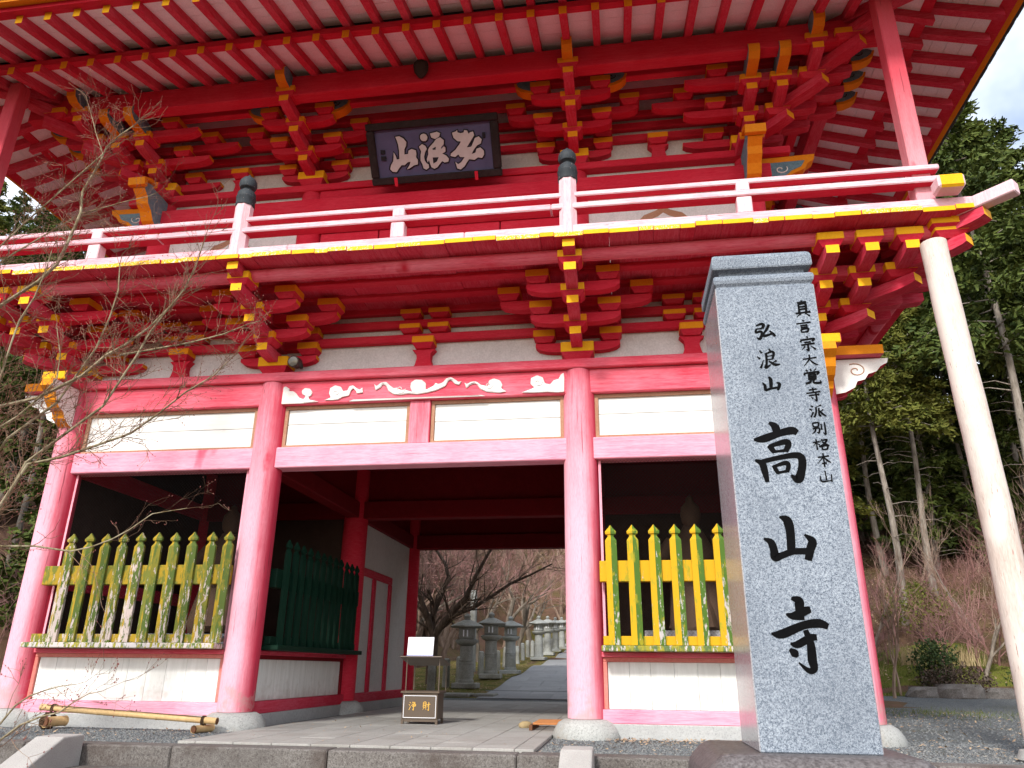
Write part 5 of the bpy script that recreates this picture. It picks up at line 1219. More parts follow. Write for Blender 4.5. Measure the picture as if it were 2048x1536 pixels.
# ------------------------------------------------------------------ stone lanterns, stone posts
lan = {}
def lantern(x, y, dark, label):
    mat = M['lantern_dark'] if dark else M['lantern']; k = dark
    if k not in lan:
        d = {}
        d['base'] = MB().cbox(-.33, .33, -.33, .33, 0, .14, .02).mesh('base', mat)
        d['shaft'] = MB().lathe([(.21, .14), (.215, .20), (.195, .22), (.185, .40), (.185, .60), (.20, .605), (.20, .64), (.185, .645), (.185, .67), (.20, .675), (.20, .71), (.185, .715), (.175, .98), (.185, 1.06)], 18).mesh('shaft', mat)
        d['platform'] = MB().lathe([(.16, 1.06), (.27, 1.12), (.32, 1.17), (.32, 1.21), (.26, 1.24)], 12, jit=.03).mesh('platform', mat)
        d['light_box'] = MB().lathe([(.20, 1.24), (.235, 1.27), (.235, 1.50), (.245, 1.53)], 6, smooth=False, rot=R(30)).mesh('light_box', mat)
        d['window'] = MB().cbox(-.07, .07, -.215, -.204, 1.30, 1.47, .004).mesh('window', M['paper'])
        d['roof'] = MB().lathe([(.24, 1.53), (.44, 1.535), (.465, 1.57), (.32, 1.645), (.19, 1.70), (.11, 1.735)], 12, smooth=False, jit=.04).mesh('roof', mat)
        d['finial'] = MB().lathe([(.06, 1.73), (.09, 1.75), (.06, 1.775), (.09, 1.80), (.095, 1.84), (.06, 1.88), (.01, 1.91)], 14).mesh('finial', mat)
        lan[k] = d
    t = thing('stone_lantern', label, 'stone lantern', (x, y, hgt(x, y) + .02), rnd.uniform(-.2, .2), 'stone lanterns along the approach')
    for nm in ('base', 'shaft', 'platform', 'light_box', 'roof', 'finial'):
        o = link(nm, lan[k][nm], t)
        if nm == 'light_box': link('window', lan[k]['window'], o)
ords = ['nearest the gate, dark and mossy under the branches', 'second from the gate, mossy and dark', 'third from the gate, pale, before a gap in the row', 'fourth from the gate, first after the gap', 'fifth from the gate in the row', 'sixth from the gate in the row', 'seventh from the gate, far up the path', 'last in view beside the right column edge']
for i, (x, y) in enumerate(((-1.72, 11.9), (-1.5, 14.5), (-1.42, 18.0), (-1.36, 26.3), (-1.40, 30.8), (-1.46, 35.8), (-1.42, 39.8), (-1.3, 44.0))):
    lantern(x, y, i < 2, 'stone lantern ' + ords[i])
pm_ = MB().lathe([(.10, 0), (.105, .05), (.095, .50), (.10, .52), (.10, .56), (.095, .58), (.09, .72), (.05, .75)], 14).mesh('post', M['lantern'])
pm2 = MB().lathe([(.10, 0), (.105, .05), (.095, .50), (.10, .52), (.10, .56), (.095, .58), (.09, .72), (.05, .75)], 14).mesh('post', M['lantern_dark'])
for i in range(18):
    y = 10.6 + i * 1.55; x = -2.35 + .03 * i
    o = link('stone_post', pm2 if i < 9 else pm_, None, (x, y, hgt(x, y)), rot=(rnd.uniform(-.03, .03), rnd.uniform(-.03, .03), rnd.uniform(0, 6)))
    tag(o, 'short round stone post number %s from the gate in the row behind the lanterns' % ['one', 'two', 'three', 'four', 'five', 'six', 'seven', 'eight', 'nine', 'ten', 'eleven', 'twelve', 'thirteen', 'fourteen', 'fifteen', 'sixteen', 'seventeen', 'eighteen'][i], 'stone post', 'short stone posts beside the approach')
for x, y, h, lb in ((-3.05, 19.5, 2.9, 'tall pale round stone post behind the second lantern'), (-4.2, 15.0, 2.4, 'tall pale round stone post close to the left back column')):
    o = MB().lathe([(.13, 0), (.13, h - .4), (.135, h - .39), (.135, h - .33), (.125, h - .32), (.125, h), (.05, h + .02)], 16).build('tall_stone_post', M['lantern'], None, loc=(x, y, hgt(x, y))); tag(o, lb, 'stone post', 'tall stone posts behind the lanterns')
for i, (x, y, a, b) in enumerate(((-2.0, 9.9, .42, .30), (-1.45, 9.95, .40, .33), (-.85, 10.0, .38, .28))):
    o = MB().cbox(-a * .7, a * .7, -b, b, 0, .09, .02).build('flat_stone', M['lantern_dark'], None, loc=(x, y, hgt(x, y) - .01), rotz=rnd.uniform(-.1, .1))
    tag(o, ['flat dark stone slab left of the others at the path edge', 'flat dark stone slab in the middle of three at the path edge', 'flat dark stone slab touching the paved path'][i], 'stone slab', 'flat stones by the drain')
# ------------------------------------------------------------------ trees
def rv(r, a=1): return Vector((r.uniform(-a, a), r.uniform(-a, a), r.uniform(-a, a)))
def grow(m, r, p, d, L, rad, depth, up=.25, spread=.75, kids=(2, 4), mt=(0, 1), minr=.004, n0=7, shrink=.68):
    """recursive bare branching; thick wood gets material 0, twigs material 1"""
    k = 4 if depth > 1 else 3; pts = [p]; rr = [rad]; c = p.copy(); dd = d.normalized(); dirs = [dd]
    end = rad * (.62 if depth > 0 else .3)
    for i in range(k):
        dd = (dd + rv(r, .22) + Vector((0, 0, up * .25))).normalized(); c = c + dd * (L / k); pts.append(c.copy()); rr.append(rad + (end - rad) * (i + 1) / k); dirs.append(dd)
    m.tube(pts, rr, max(3, min(n0, int(3 + rad * 60))), mt[0] if rad > .018 else mt[1], caps=False)
    if depth <= 0: return
    for q in range(r.randint(*kids)):
        i = r.randint(max(1, k - 2), k) if q else k
        nd = (dirs[i] + rv(r, spread) + Vector((0, 0, up))).normalized()
        grow(m, r, pts[i].copy(), nd, L * r.uniform(.55, .85), max(minr, rr[i] * shrink), depth - 1, up, spread, kids, mt, minr, n0, shrink)
def bare_mesh(seed, H=2.0, rad=.12, depth=5, lean=(0, 0), mats=None, up=.18, spread=.8, kids=(2, 4)):
    r = random.Random(seed); tr = MB(); grow(tr, r, Vector((0, 0, -.1)), Vector((lean[0], lean[1], 1)), H, rad, depth, up, spread, kids)
    return tr
def split_tree(mb, mats, names=('trunk', 'crown')):
    """thick wood and twigs as two meshes"""
    out = []
    for w_ in (0, 1):
        q = MB(); ix = {}
        for f, mi, sm in zip(mb.f, mb.m, mb.sm):
            if mi != w_: continue
            nf = []
            for v in f:
                if v not in ix: ix[v] = len(q.v); q.v.append(mb.v[v])
                nf.append(ix[v])
            q.f.append(nf); q.m.append(0); q.sm.append(sm)
        out.append(q.mesh(names[w_], mats[w_]))
    return out
def put_tree(name, meshes, x, y, label, cat, group, rz=0, sc_=1, names=('trunk', 'crown')):
    t = thing(name, label, cat, (x, y, hgt(x, y)), rz, group); t.scale = (sc_, sc_, sc_)
    for nm, me in zip(names, meshes): link(nm, me, t)
    return t
B1 = split_tree(bare_mesh(11, 1.5, .15, 6, (-.25, .1)), [M['bark_dark'], M['twig_pink']])
B2 = split_tree(bare_mesh(23, 1.7, .10, 6, (.3, -.1)), [M['bark_mid'], M['twig_pink']])
B3 = split_tree(bare_mesh(37, 1.6, .09, 6, (.1, .25)), [M['bark_mid'], M['twig']])
LIMBS = {"trunk": [[-3.2, 14.0, 0.53], [-3.19, 14.0, 1.05], [-3.17, 14.0, 1.41]], "left": [[-3.17, 14.0, 1.41], [-3.3, 13.84, 1.83], [-3.46, 13.68, 2.29], [-3.59, 13.52, 2.68], [-3.85, 13.36, 3.07], [-3.98, 13.2, 3.66]], "mid": [[-3.17, 14.0, 1.41], [-3.29, 14.1, 1.91], [-3.16, 14.2, 2.36], [-2.85, 14.3, 3.17], [-3.0, 14.4, 3.6], [-3.39, 14.5, 4.13], [-3.66, 14.6, 4.59]], "right": [[-3.17, 14.0, 1.41], [-2.9, 13.83, 1.73], [-2.46, 13.67, 2.18], [-2.12, 13.5, 2.5], [-1.79, 13.33, 3.12], [-1.42, 13.17, 3.7], [-1.05, 13.0, 4.15]], "long": [[-2.94, 14.0, 1.74], [-2.47, 13.77, 2.03], [-1.87, 13.53, 2.22], [-1.35, 13.3, 2.48], [-0.7, 13.07, 2.85], [-0.06, 12.83, 3.08], [0.56, 12.6, 3.34]]}
ct = MB(); r = random.Random(4); O = Vector((LIMBS['trunk'][0][0], 14.0, hgt(LIMBS['trunk'][0][0], 14.0)))
for nm, r0, r1 in (('trunk', .17, .15), ('left', .11, .03), ('mid', .11, .025), ('right', .12, .025), ('long', .085, .02)):
    P = [Vector(q) - O for q in LIMBS[nm]]
    if nm == 'trunk': P = [Vector((0, 0, -.1))] + P
    n = len(P); ct.tube(P, [r0 + (r1 - r0) * i / (n - 1) for i in range(n)], 9, 0)
    if nm != 'trunk':
        for i in range(1, n):
            for k in range(3):
                c = P[i - 1].lerp(P[i], r.random()); d = ((P[i] - P[i - 1]).normalized() + rv(r, .8) + Vector((0, 0, .15))).normalized()
                grow(ct, r, c, d, r.uniform(.5, .9), max(.012, (r0 + (r1 - r0) * i / (n - 1)) * .45), 3, .1, .75, (2, 3), (0, 1), .005)
ctm = split_tree(ct, [M['bark_dark'], M['twig']])
t = thing('cherry_tree', 'dark forked bare cherry tree right behind the gate opening', 'tree', tuple(O), 0, 'bare trees along the approach')
for nm, me in zip(('trunk', 'crown'), ctm): link(nm, me, t)
bl = [(-5.6, 20.5, B2, 'pale bare tree behind the first stone lantern', 1.0, 2), (-3.6, 23.5, B3, 'bare tree with slanting limbs behind the second lantern', 1.05, 4), (-3.2, 28.5, B2, 'bare tree behind the gap in the lantern row', 1.1, 1.2), (-3.3, 33.5, B3, 'bare tree behind the far lanterns left of the path', 1.1, 5.2), (-3.1, 39.5, B2, 'bare tree at the far end of the lantern row', 1.15, 3), (-6.5, 26, B1, 'dark bare tree deep on the left behind the opening', 1.1, 2.4), (4.6, 30, B3, 'bare tree on the right side of the far path', 1.1, .4), (4.4, 38, B2, 'bare tree farther on the right side of the path', 1.1, 2.8)]
for x, y, B, lb, s_, a in bl: put_tree('bare_tree', B, x, y, lb, 'tree', 'bare trees along the approach', a, s_ * 1.6)
# far wood on the hillside: one mass
def merge(meshes_mb, spots, name, mats):
    import numpy as np
    q = MB()
    for (x, y, z, s_, a, k) in spots:
        src = meshes_mb[k]; c, sn = math.cos(a) * s_, math.sin(a) * s_; b = len(q.v)
        q.v += [(x + v[0] * c - v[1] * sn, y + v[0] * sn + v[1] * c, z + v[2] * s_) for v in src.v]
        q.f += [[b + i for i in f] for f in src.f]; q.m += src.m; q.sm += src.sm
    me = bpy.data.meshes.new(name); me.from_pydata(q.v, [], q.f)
    for mt in mats: me.materials.append(mt)
    me.polygons.foreach_set('material_index', q.m); me.update()
    return link(name, me)
fm = [bare_mesh(s_, 1.7, .10, 5, kids=(2, 4), spread=.9) for s_ in (101, 102, 103)]
r = random.Random(5); spots = []
for i in range(150):
    y = r.uniform(44, 95); x = 2.6 - (y + 9.2) * r.uniform(.02, .31)
    spots.append((x, y, hgt(x, y) - .3, r.uniform(1.3, 2.1), r.uniform(0, 6), r.randrange(3)))
for i in range(50):
    y = r.uniform(20, 44); x = -5.5 - (y - 18) * r.uniform(.05, .3)
    spots.append((x, y, hgt(x, y) - .2, r.uniform(1.0, 1.6), r.uniform(0, 6), r.randrange(3)))
tag(merge(fm, spots, 'bare_hillside_wood', [M['twig'], M['twig_pink']]), 'pinkish bare wood covering the hillside seen through the gate', 'wood', kind='stuff')

def conifer(seed, H, z0, spread, mat, needles=22, nb=60):
    r = random.Random(seed); t = MB(); k = 10
    pts = [(.12 * math.sin(i * .9 + seed), .12 * math.cos(i * .7), -.3 + H * i / k) for i in range(k + 1)]; t.tube(pts, [.155 * (1 - .9 * i / k) + .012 for i in range(k + 1)], 10)
    for i in range(14):    # dead snags below the crown
        z = r.uniform(z0 * .35, z0); a = r.uniform(0, 6.28); L = r.uniform(.4, 1.5); t.tube([(0, 0, z), (L * .5 * math.cos(a), L * .5 * math.sin(a), z + .08), (L * math.cos(a), L * math.sin(a), z - .05)], [.025, .016, .006], 4)
    f = MB(); vs = []; fs = []; br_ = MB()
    for i in range(nb):
        tt = (i + r.random()) / nb; z = z0 + (H - z0) * tt; L = spread * (1 - tt) ** .65 * r.uniform(.6, 1.1) + .25; a = i * 2.4 + r.uniform(-.4, .4)
        dx, dy = math.cos(a), math.sin(a); droop = r.uniform(-.30, .05)
        t.tube([(0, 0, z), (dx * L * .5, dy * L * .5, z + L * .08), (dx * L, dy * L, z + L * droop)], [.03, .018, .006], 4, caps=False)
        for q in range(int(needles * 1.7 * (L / spread + .35))):
            u = r.uniform(.22, 1.02); c = Vector((dx * L * u, dy * L * u, z + L * (.16 * u - .16 * u * u + droop * u * u)))
            c += Vector((r.gauss(0, .16), r.gauss(0, .16), r.gauss(-.05, .10))) * (.5 + L * .28)
            for w_ in range(5):
                d1 = (Vector((dx, dy, -.25)) + rv(r, .9)).normalized() * r.uniform(.14, .30); d2 = rv(r, 1).cross(d1).normalized() * r.uniform(.035, .07); c2 = c + rv(r, .12)
                b = len(vs); vs += [c2 - d2, c2 + d2, c2 + d1 + d2 * .4, c2 + d1 - d2 * .4]; fs.append((b, b + 1, b + 2, b + 3))
    f.add(vs, fs); tm = t.mesh('trunk', M['bark_cedar'])
    me = bpy.data.meshes.new('crown'); me.from_pydata([tuple(v) for v in f.v], [], f.f); me.materials.append(mat); me.update()
    return [tm, me]
C1 = conifer(1, 17, 6.2, 2.6, M['cedar'], 24, 72); C2 = conifer(2, 15, 3.2, 2.4, M['cedar_y'], 24, 66); C3 = conifer(3, 19, 8.5, 2.6, M['cedar'], 24, 72); C5 = conifer(6, 16, 8.2, 2.3, M['cedar_y'], 26, 60); C4 = conifer(4, 11, .9, 2.3, M['cedar'], 24, 60)
cl_ = [(11.3, 17.0, C5, 1.0, 'cedar with a bare grey trunk just right of the stone pillar'), (12.95, 18.6, C5, .98, 'cedar with a leaning grey trunk left of the white pole'), (12.1, 21.0, C5, .95, 'cedar with a thin trunk between the two leaning grey ones'),
       (16.6, 18.0, C3, 1.05, 'tall cedar with a pale trunk right of the white pole'), (15.0, 15.2, C3, 1.0, 'tall cedar filling the upper right corner of the view'), (10.2, 20.5, C2, .85, 'yellowish cedar low beside the gate corner'), (9.2, 25, C1, .9, 'cedar deep behind the gate corner on the right'),
       (14.2, 27, C2, 1.0, 'yellowish cedar in the second row on the right'), (18.5, 24, C1, 1.1, 'dark cedar far right in the second row'), (11.5, 31, C3, 1.0, 'dark cedar in the back row behind the right trunks'), (17, 33, C1, 1.1, 'dark cedar high on the right slope'), (20.5, 17, C2, 1.1, 'yellow-green cedar at the right picture edge'), (8.0, 33, C2, 1.0, 'cedar in the back row nearest the gate on the right'), (14.0, 37, C1, 1.1, 'back row cedar above the brown slope'), (22, 29, C3, 1.1, 'tall cedar farthest right on the slope'),
       (-9.5, 9.5, C2, .85, 'yellow-green conifer beside the left gate corner'), (-12, 13.5, C1, .95, 'conifer with a grey trunk left of the gate'), (-14.5, 10, C3, .9, 'tall conifer at the left picture edge'), (-17.5, 17, C2, 1.0, 'conifer behind the others on the left'), (-12.5, 22, C1, 1.0, 'dark conifer deep on the left side'), (-22, 22, C1, 1.0, 'dark conifer on the left hillside'), (-27, 29, C2, 1.0, 'yellow-green conifer on the left hill crest'), (-19, 31, C3, .8, 'conifer high on the left hill'), (-33, 33, C1, .9, 'far conifer on the left hill ridge'), (-8.6, 14.5, C1, .8, 'conifer seen just left of the gate wall'), (-10.5, 17.5, C3, .8, 'pale trunk conifer behind the left column'), (-16, 25, C2, 1.0, 'yellowish conifer in the middle of the left slope'), (-24, 15, C2, .9, 'yellowish conifer beyond the left picture edge'), (-30, 24, C3, .8, 'tall conifer on the far left slope')]
def lim(x, y, H, s_):
    d = math.hypot(x - 2.6, y + 9.2); az = math.degrees(math.atan2(x - 2.6, y + 9.2))
    k = .78 if az > 25 else .50 if az > 8 else .55 if az < -20 else 9
    return max(.35, min(s_, (.5 + k * d - hgt(x, y)) / H))
CH = {id(C1): 17, id(C2): 15, id(C3): 19, id(C4): 11, id(C5): 16}
r = random.Random(77)
rows = [(9.5, 28.5), (12.6, 25), (16, 22), (19.5, 20.5), (15.5, 30), (18.8, 28), (10.5, 36), (13, 33), (20, 33), (17, 38), (23.5, 24), (12, 41), (25, 34), (21, 40), (9, 41), (16, 45), (27, 28), (7.5, 47), (13.5, 49), (24, 47)]
fw_ = MB()
fs_ = []
for i, (x, y) in enumerate(rows): fs_.append((x, y, hgt(x, y) - .2, r.uniform(.9, 1.2), r.uniform(0, 6), i % 3))
for i in range(46):
    y = r.uniform(26, 70); x = -10 - y * r.uniform(.15, .95); fs_.append((x, y, hgt(x, y) - .2, r.uniform(.6, .95), r.uniform(0, 6), r.randrange(3)))
for (x, y) in ((11.8, 23.5), (14.3, 21.5), (17.2, 20), (10, 27), (13.4, 28), (16.5, 26), (19.5, 23.5), (8.8, 30.5), (21.8, 21), (12, 33.5)): fs_.append((x, y, hgt(x, y) - .2, r.uniform(.8, 1.05), r.uniform(0, 6), 3))
for (x, y) in ((-11.5, 8.5), (-14.5, 6.5), (-13.5, 17), (-17, 12), (-10.8, 19.5), (-20, 9), (-19, 19), (-15, 21), (-9.3, 24)): fs_.append((x, y, hgt(x, y) - .2, r.uniform(.75, 1.0), r.uniform(0, 6), 3))
wood = thing('far_cedar_wood', 'dense dark cedar wood rising behind the nearer trees on both sides', 'wood'); wood['kind'] = 'stuff'
for (x, y, z, s_, a, k) in fs_:
    s_ = lim(x, y, (17, 15, 19, 11)[k], s_)
    for nm, me in zip(('wood_trunks', 'wood_crowns'), (C1, C2, C3, C4)[k]):
        o = link(nm, me, wood, (x, y, z), a, scale=s_); o['kind'] = 'stuff'
for i, (x, y, C, s_, lb) in enumerate(cl_): put_tree('cedar_tree', C, x, y, lb, 'tree', 'cedars around the gate', i * 1.7, lim(x, y, CH[id(C)], s_))

# shrubs on the right
def leafy(seed, rx, rz_, n, size, mat, name='foliage'):
    r = random.Random(seed); vs = []; fs = []
    for i in range(n):
        while True:
            p = rv(r)
            if .25 < p.length < 1: break
        c = Vector((p.x * rx, p.y * rx, rz_ + p.z * rz_)) * 1.0
        for w_ in range(4):
            d1 = rv(r).normalized() * size * r.uniform(.7, 1.4); d2 = rv(r).cross(d1).normalized() * size * .42; c2 = c + rv(r, size * 1.5); b = len(vs)
            vs += [c2, c2 + d1 * .5 + d2, c2 + d1, c2 + d1 * .5 - d2]; fs.append((b, b + 1, b + 2, b + 3))
    me = bpy.data.meshes.new(name); me.from_pydata([tuple(v) for v in vs], [], fs); me.materials.append(mat); me.update(); return me
def shrub(x, y, me, label, stems=5, rx=.3, mat='bark_dark', s_=1):
    t = thing('shrub', label, 'shrub', (x, y, hgt(x, y))); t.scale = (s_,) * 3; link('foliage', me, t); m = MB(); r = random.Random(int(x * 100))
    for i in range(stems): m.tube([(0, 0, -.1), (r.uniform(-rx, rx) * .5, r.uniform(-rx, rx) * .5, .3), (r.uniform(-rx, rx), r.uniform(-rx, rx), .8)], [.03, .02, .008], 5)
    m.build('stem', M[mat], t)
shrub(10.35, 12.6, leafy(1, .55, .62, 420, .07, M['bush']), 'round dark evergreen shrub on the grass right of the pillar')
shrub(10.5, 11.9, leafy(2, .85, .34, 420, .06, M['brownbush']), 'low brown twiggy mound in front of the evergreen shrub')
shrub(12.4, 11.8, leafy(3, .7, .40, 380, .06, M['bush']), 'low dark shrub at the foot of the white pole')
shrub(11.3, 16.0, leafy(4, .9, .7, 360, .07, M['cedar_y']), 'light green bush below the cedar trunks', s_=1.1)
shrub(-8.2, 5.5, leafy(5, .9, .8, 420, .07, M['cedar_y']), 'yellow-green bush beside the left gate column')
def tuft(x, y, label, mat, n, h, sp_, name='grass_tuft'):
    r = random.Random(int(x * 77 + y)); vs = []; fs = []
    for i in range(n):
        a = r.uniform(0, 6.28); q = r.uniform(0, sp_); b0 = Vector((q * math.cos(a), q * math.sin(a), -.02)); tip = b0 + Vector((r.gauss(0, .22), r.gauss(0, .22), 1)) * h * r.uniform(.5, 1.1); w_ = Vector((math.cos(a + 1.5), math.sin(a + 1.5), 0)) * .008; md = (b0 + tip) / 2 + Vector((0, 0, h * .1)); b = len(vs)
        vs += [b0 - w_, b0 + w_, md + w_ * .8, md - w_ * .8, tip]; fs += [(b, b + 1, b + 2, b + 3), (b + 3, b + 2, b + 4)]
    me = bpy.data.meshes.new(name); me.from_pydata([tuple(v) for v in vs], [], fs); me.materials.append(mat); me.update()
    return tag(link(name, me, None, (x, y, hgt(x, y))), label, 'grass')
for i, (x, y, lb, mt, n_, h, s2) in enumerate(((10.2, 14.2, 'straw-coloured dry grass behind the round shrub', 'strawgrass', 220, .55, .8), (11.6, 14.0, 'straw-coloured dry grass left of the white pole', 'strawgrass', 240, .55, .8), (9.0, 14.0, 'dry grass clump close to the pillar edge', 'strawgrass', 160, .5, .6))):
    tuft(x, y, lb, M[mt], n_, h, s2)
tag(grid([6.6 + i * .6 for i in range(18)], [11.5 + i * .3 for i in range(14)], lambda x, y: hgt(x, y) + .03, M['lawn'], 'lawn'), kind='structure')
# grass over the right lawn and the verges: one mass
r = random.Random(9); vs = []; fs = []
def blade(x, y, h, z=None):
    b0 = Vector((x, y, (hgt(x, y) if z is None else z) - .01)); a = r.uniform(0, 6.28); w_ = Vector((math.cos(a), math.sin(a), 0)) * .006; tip = b0 + Vector((r.gauss(0, .5) * h, r.gauss(0, .5) * h, h)); b = len(vs); vs.extend([b0 - w_, b0 + w_, tip]); fs.append((b, b + 1, b + 2))
for i in range(16000): blade(r.uniform(7, 15), r.uniform(11.4, 15.5), r.uniform(.05, .16))
for i in range(9000): blade(r.uniform(-4.8, -.98), 9.6 + r.random() ** 1.6 * 22, r.uniform(.03, .09))
for i in range(1500): blade(r.gauss(8.2, 1.0), r.gauss(7.5, 1.2), r.uniform(.03, .10), -.2)
for i in range(3500): blade(r.uniform(-14, -5.6), r.uniform(1, 9), r.uniform(.05, .2), -.2)
me = bpy.data.meshes.new('grass'); me.from_pydata([tuple(v) for v in vs], [], fs); me.materials.append(M['grassgreen']); me.update(); tag(link('grass', me), 'short grass around the gate and along the path', 'grass', kind='stuff')
# low rocks at the edge of the lawn
for i, (x, y, a, h, lb) in enumerate(((9.6, 11.4, .35, .25, 'low grey boulder left of the flat rock by the lawn'), (10.35, 11.35, .48, .34, 'wide flat-topped dark rock at the lawn edge'), (11.2, 11.4, .35, .28, 'small rounded rock right of the flat-topped rock'))):
    m = MB().lathe([(a * .9, -.1), (a, .05), (a * .95, h * .7), (a * .8, h), (a * .2, h * 1.02)], 11, smooth=False, jit=.12); tag(m.build('rock', M['kerb'], None, loc=(x, y, hgt(x, y)), scale=(1.25, .7, 1)), lb, 'rock', 'rocks along the lawn edge')
# bare saplings on the right
S1 = split_tree(bare_mesh(51, 1.1, .035, 4, (.15, 0), up=.5, spread=.55, kids=(2, 3)), [M['twig'], M['twig']]); S2 = split_tree(bare_mesh(57, 1.3, .045, 5, (-.2, .1), up=.35, spread=.7, kids=(2, 3)), [M['bark_mid'], M['twig']])
for i, (x, y, S, s_, lb) in enumerate(((8.75, 11.0, S1, 1.25, 'slim brown sapling at the right edge of the pillar'), (9.1, 11.6, S1, 1.0, 'thin bare sapling just behind the slim brown one'), (11.6, 13.0, S2, 1.35, 'pale bare tree left of the white pole'), (12.3, 12.2, S1, 1.3, 'brown bare sapling touching the white pole'), (13.9, 13.6, S2, 1.4, 'pale bare tree right of the white pole'), (9.9, 16, S2, 1.2, 'pale bare tree under the cedars'), (12.9, 15.6, S2, 1.2, 'bare shrub between the cedars and the pole'), (8.5, 14.5, S2, 1.0, 'grey bare shrub in the shade beside the gate'))):
    put_tree('bare_sapling', S, x, y, lb, 'tree', 'bare saplings right of the gate', i * 2.1, s_)
# brownish understory on the right slope and left slope: one mass
fm2 = [bare_mesh(s_, .8, .03, 4, kids=(2, 4), spread=.9) for s_ in (201, 202)]
r = random.Random(15); spots = []
for i in range(150):
    x, y = r.uniform(7.5, 20), 13.2 + r.random() ** 1.5 * 14; spots.append((x, y, hgt(x, y) - .1, r.uniform(.6, 1.2), r.uniform(0, 6), r.randrange(2)))
for i in range(60):
    x, y = r.uniform(-24, -8), r.uniform(3, 24); spots.append((x, y, hgt(x, y) - .1, r.uniform(.7, 1.3), r.uniform(0, 6), r.randrange(2)))
tag(merge(fm2, spots, 'undergrowth', [M['twig_pink'], M['twig_pink']]), 'brown leafless undergrowth on the slopes beside the gate', 'undergrowth', kind='stuff')

# ------------------------------------------------------------------ the bare maple in the left foreground
mp = thing('maple_tree', 'bare budding maple reaching in front of the gate from the left', 'tree', (-4.35, -3.0, -1.06))
m0, m1 = MB(), MB(); r = random.Random(21); O = Vector((-4.35, -3.0, -1.06))
trunk = [Vector((-4.35, -3.0, -1.2)), Vector((-4.30, -3.02, -.2)), Vector((-4.38, -2.95, .8)), Vector((-4.45, -3.0, 1.9)), Vector((-4.55, -2.9, 3.0)), Vector((-4.75, -2.8, 4.2))]
m0.tube([v - O for v in trunk], [.13, .10, .085, .07, .05, .025], 10)
buds = []
def twigs(p, d, L, rad, depth):
    pts = [p]; c = p; dd = d
    for i in range(3): dd = (dd + rv(r, .30) + Vector((0, 0, .06))).normalized(); c = c + dd * L / 3; pts.append(c)
    m1.tube([v - O for v in pts], [rad, rad * .8, rad * .62, rad * .45], 3, caps=False)
    if depth <= 0:
        buds.append(c); 
        if r.random() < .6: buds.append(pts[2])
        return
    for i in range(r.randint(2, 3)):
        q = pts[r.randint(1, 3)]; twigs(q, (dd + rv(r, .75)).normalized(), L * r.uniform(.5, .85), max(.0014, rad * .72), depth - 1)
for bi, (rad, pts) in enumerate(BRANCHES):
    P = [Vector(q) for q in pts]; first = P[0]
    if first.x < -3.2:
        near = min(trunk, key=lambda v: (v - first).length + (.4 if v.z > first.z else 0)); P = [near, near.lerp(first, .5) + Vector((0, 0, .05))] + P
    n = len(P); m0.tube([v - O for v in P], [rad * (1 - .72 * i / (n - 1)) for i in range(n)], 7, caps=False)
    for i in range(1, n):
        a, b = P[i - 1], P[i]; sl_ = (b - a).length; dirv = (b - a).normalized()
        for k in range(max(1, int(sl_ / (.16 if bi in (8, 9, 10) else .05)))):
            c = a.lerp(b, r.random()); rr_ = rad * (1 - .72 * i / (n - 1))
            twigs(c, (dirv * .9 + rv(r, .8) + Vector((.15, 0, .05))).normalized(), r.uniform(.14, .36), min(.0046, rr_ * .5), 2 if r.random() < .7 else 1)
    twigs(P[-1], (P[-1] - P[-2]).normalized(), .3, rad * .26, 2)
m0.build('trunk', M['maple'], mp); m1.build('twigs', M['maple_twig'], mp)
mb_ = MB()
for c in buds[:6000]:
    q = c - O; s_ = r.uniform(.0035, .0065); mb_.add([q + Vector((0, 0, s_ * 1.8)), q + Vector((s_, 0, 0)), q + Vector((-s_ * .5, s_ * .87, 0)), q + Vector((-s_ * .5, -s_ * .87, 0)), q - Vector((0, 0, s_))], [(0, 1, 2), (0, 2, 3), (0, 3, 1), (4, 2, 1), (4, 3, 2), (4, 1, 3)])
tag(mb_.build('buds', M['bud'], mp), kind='stuff')

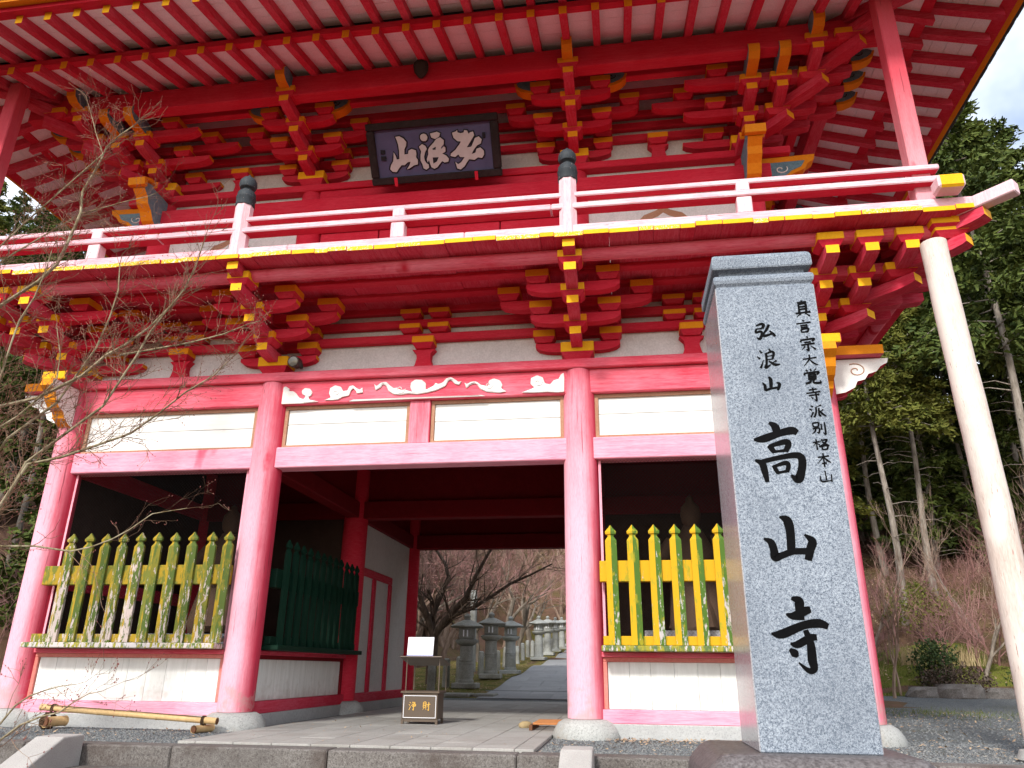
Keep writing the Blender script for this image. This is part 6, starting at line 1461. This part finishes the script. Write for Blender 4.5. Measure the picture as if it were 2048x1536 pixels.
# ------------------------------------------------------------------ loose gravel and fallen leaves: masses
r = random.Random(31); g = MB(); vs = []; fs = []
def stone(x, y, s_, z=-.2):
    b = len(vs); a = r.uniform(0, 6.28); c, sn = math.cos(a) * s_, math.sin(a) * s_
    for (px_, py_, pz_) in ((1, 0, 0), (0, .8, 0), (-1, 0, 0), (0, -.8, 0), (.1, .1, .75)): vs.append((x + px_ * c - py_ * sn, y + px_ * sn + py_ * c, z + pz_ * s_ - s_ * .1))
    fs.extend([(b, b + 1, b + 4), (b + 1, b + 2, b + 4), (b + 2, b + 3, b + 4), (b + 3, b, b + 4)])
for i in range(26000):
    x = r.uniform(-5.8, 7.6); y = -1.8 + r.random() ** 1.3 * 2.2
    if abs(x) < 1.75 or (y > -.15 and abs(x) < 5.3): continue
    stone(x, y, r.uniform(.008, .020))
for i in range(9000): stone(r.uniform(5.4, 12), r.uniform(0, 11), r.uniform(.010, .024))
me = bpy.data.meshes.new('loose_gravel'); me.from_pydata(vs, [], fs)
ng = NT('loose_gravel', .9, .2); kk = ng.voro(45, ng.obj); me.materials.append(ng.col(ng.ramp(kk, [(0, (0.06, 0.066, 0.07)), (.5, (0.14, 0.15, 0.155)), (.85, (0.22, 0.22, 0.21)), (1, (0.42, 0.38, 0.31))]))); me.update()
tag(link('loose_gravel', me), 'loose grey gravel stones around the gate', 'gravel', kind='stuff')
vs = []; fs = []
def fleaf(x, y, z, s_):
    b = len(vs); a = r.uniform(0, 6.28); d = Vector((math.cos(a), math.sin(a), r.uniform(-.2, .4))) * s_; e = Vector((-math.sin(a), math.cos(a), r.uniform(-.3, .3))) * s_ * .45; c = Vector((x, y, z + .008)); vs.extend([c - d, c + e, c + d + Vector((0, 0, s_ * .3)), c - e]); fs.append((b, b + 1, b + 2, b + 3))
for i in range(500):
    x = r.uniform(2.3, 5.0); fleaf(x, r.gauss(-.35, .22), -.19, r.uniform(.012, .03))
for i in range(70): fleaf(r.uniform(-1.7, 1.7), r.uniform(-1.8, 2.5), -.158, r.uniform(.010, .022))
for i in range(450): fleaf(r.uniform(-5.5, 7), r.uniform(-1.8, -.2), -.19, r.uniform(.012, .028))
for i in range(700): fleaf(r.uniform(5.3, 11), r.uniform(-.5, 8), -.19, r.uniform(.015, .035))
for i in range(1200):
    x, y = r.uniform(-4.5, -1), r.uniform(9.6, 26); fleaf(x, y, hgt(x, y) + .03, r.uniform(.015, .04))
for i in range(3500):
    x, y = r.uniform(7, 18), r.uniform(13, 24); fleaf(x, y, hgt(x, y) + .03, r.uniform(.03, .08))
me = bpy.data.meshes.new('fallen_leaves'); me.from_pydata([tuple(v) for v in vs], [], fs); me.materials.append(M['litter']); me.update(); tag(link('fallen_leaves', me), 'dry fallen leaves scattered over the gravel and slopes', 'leaves', kind='stuff')
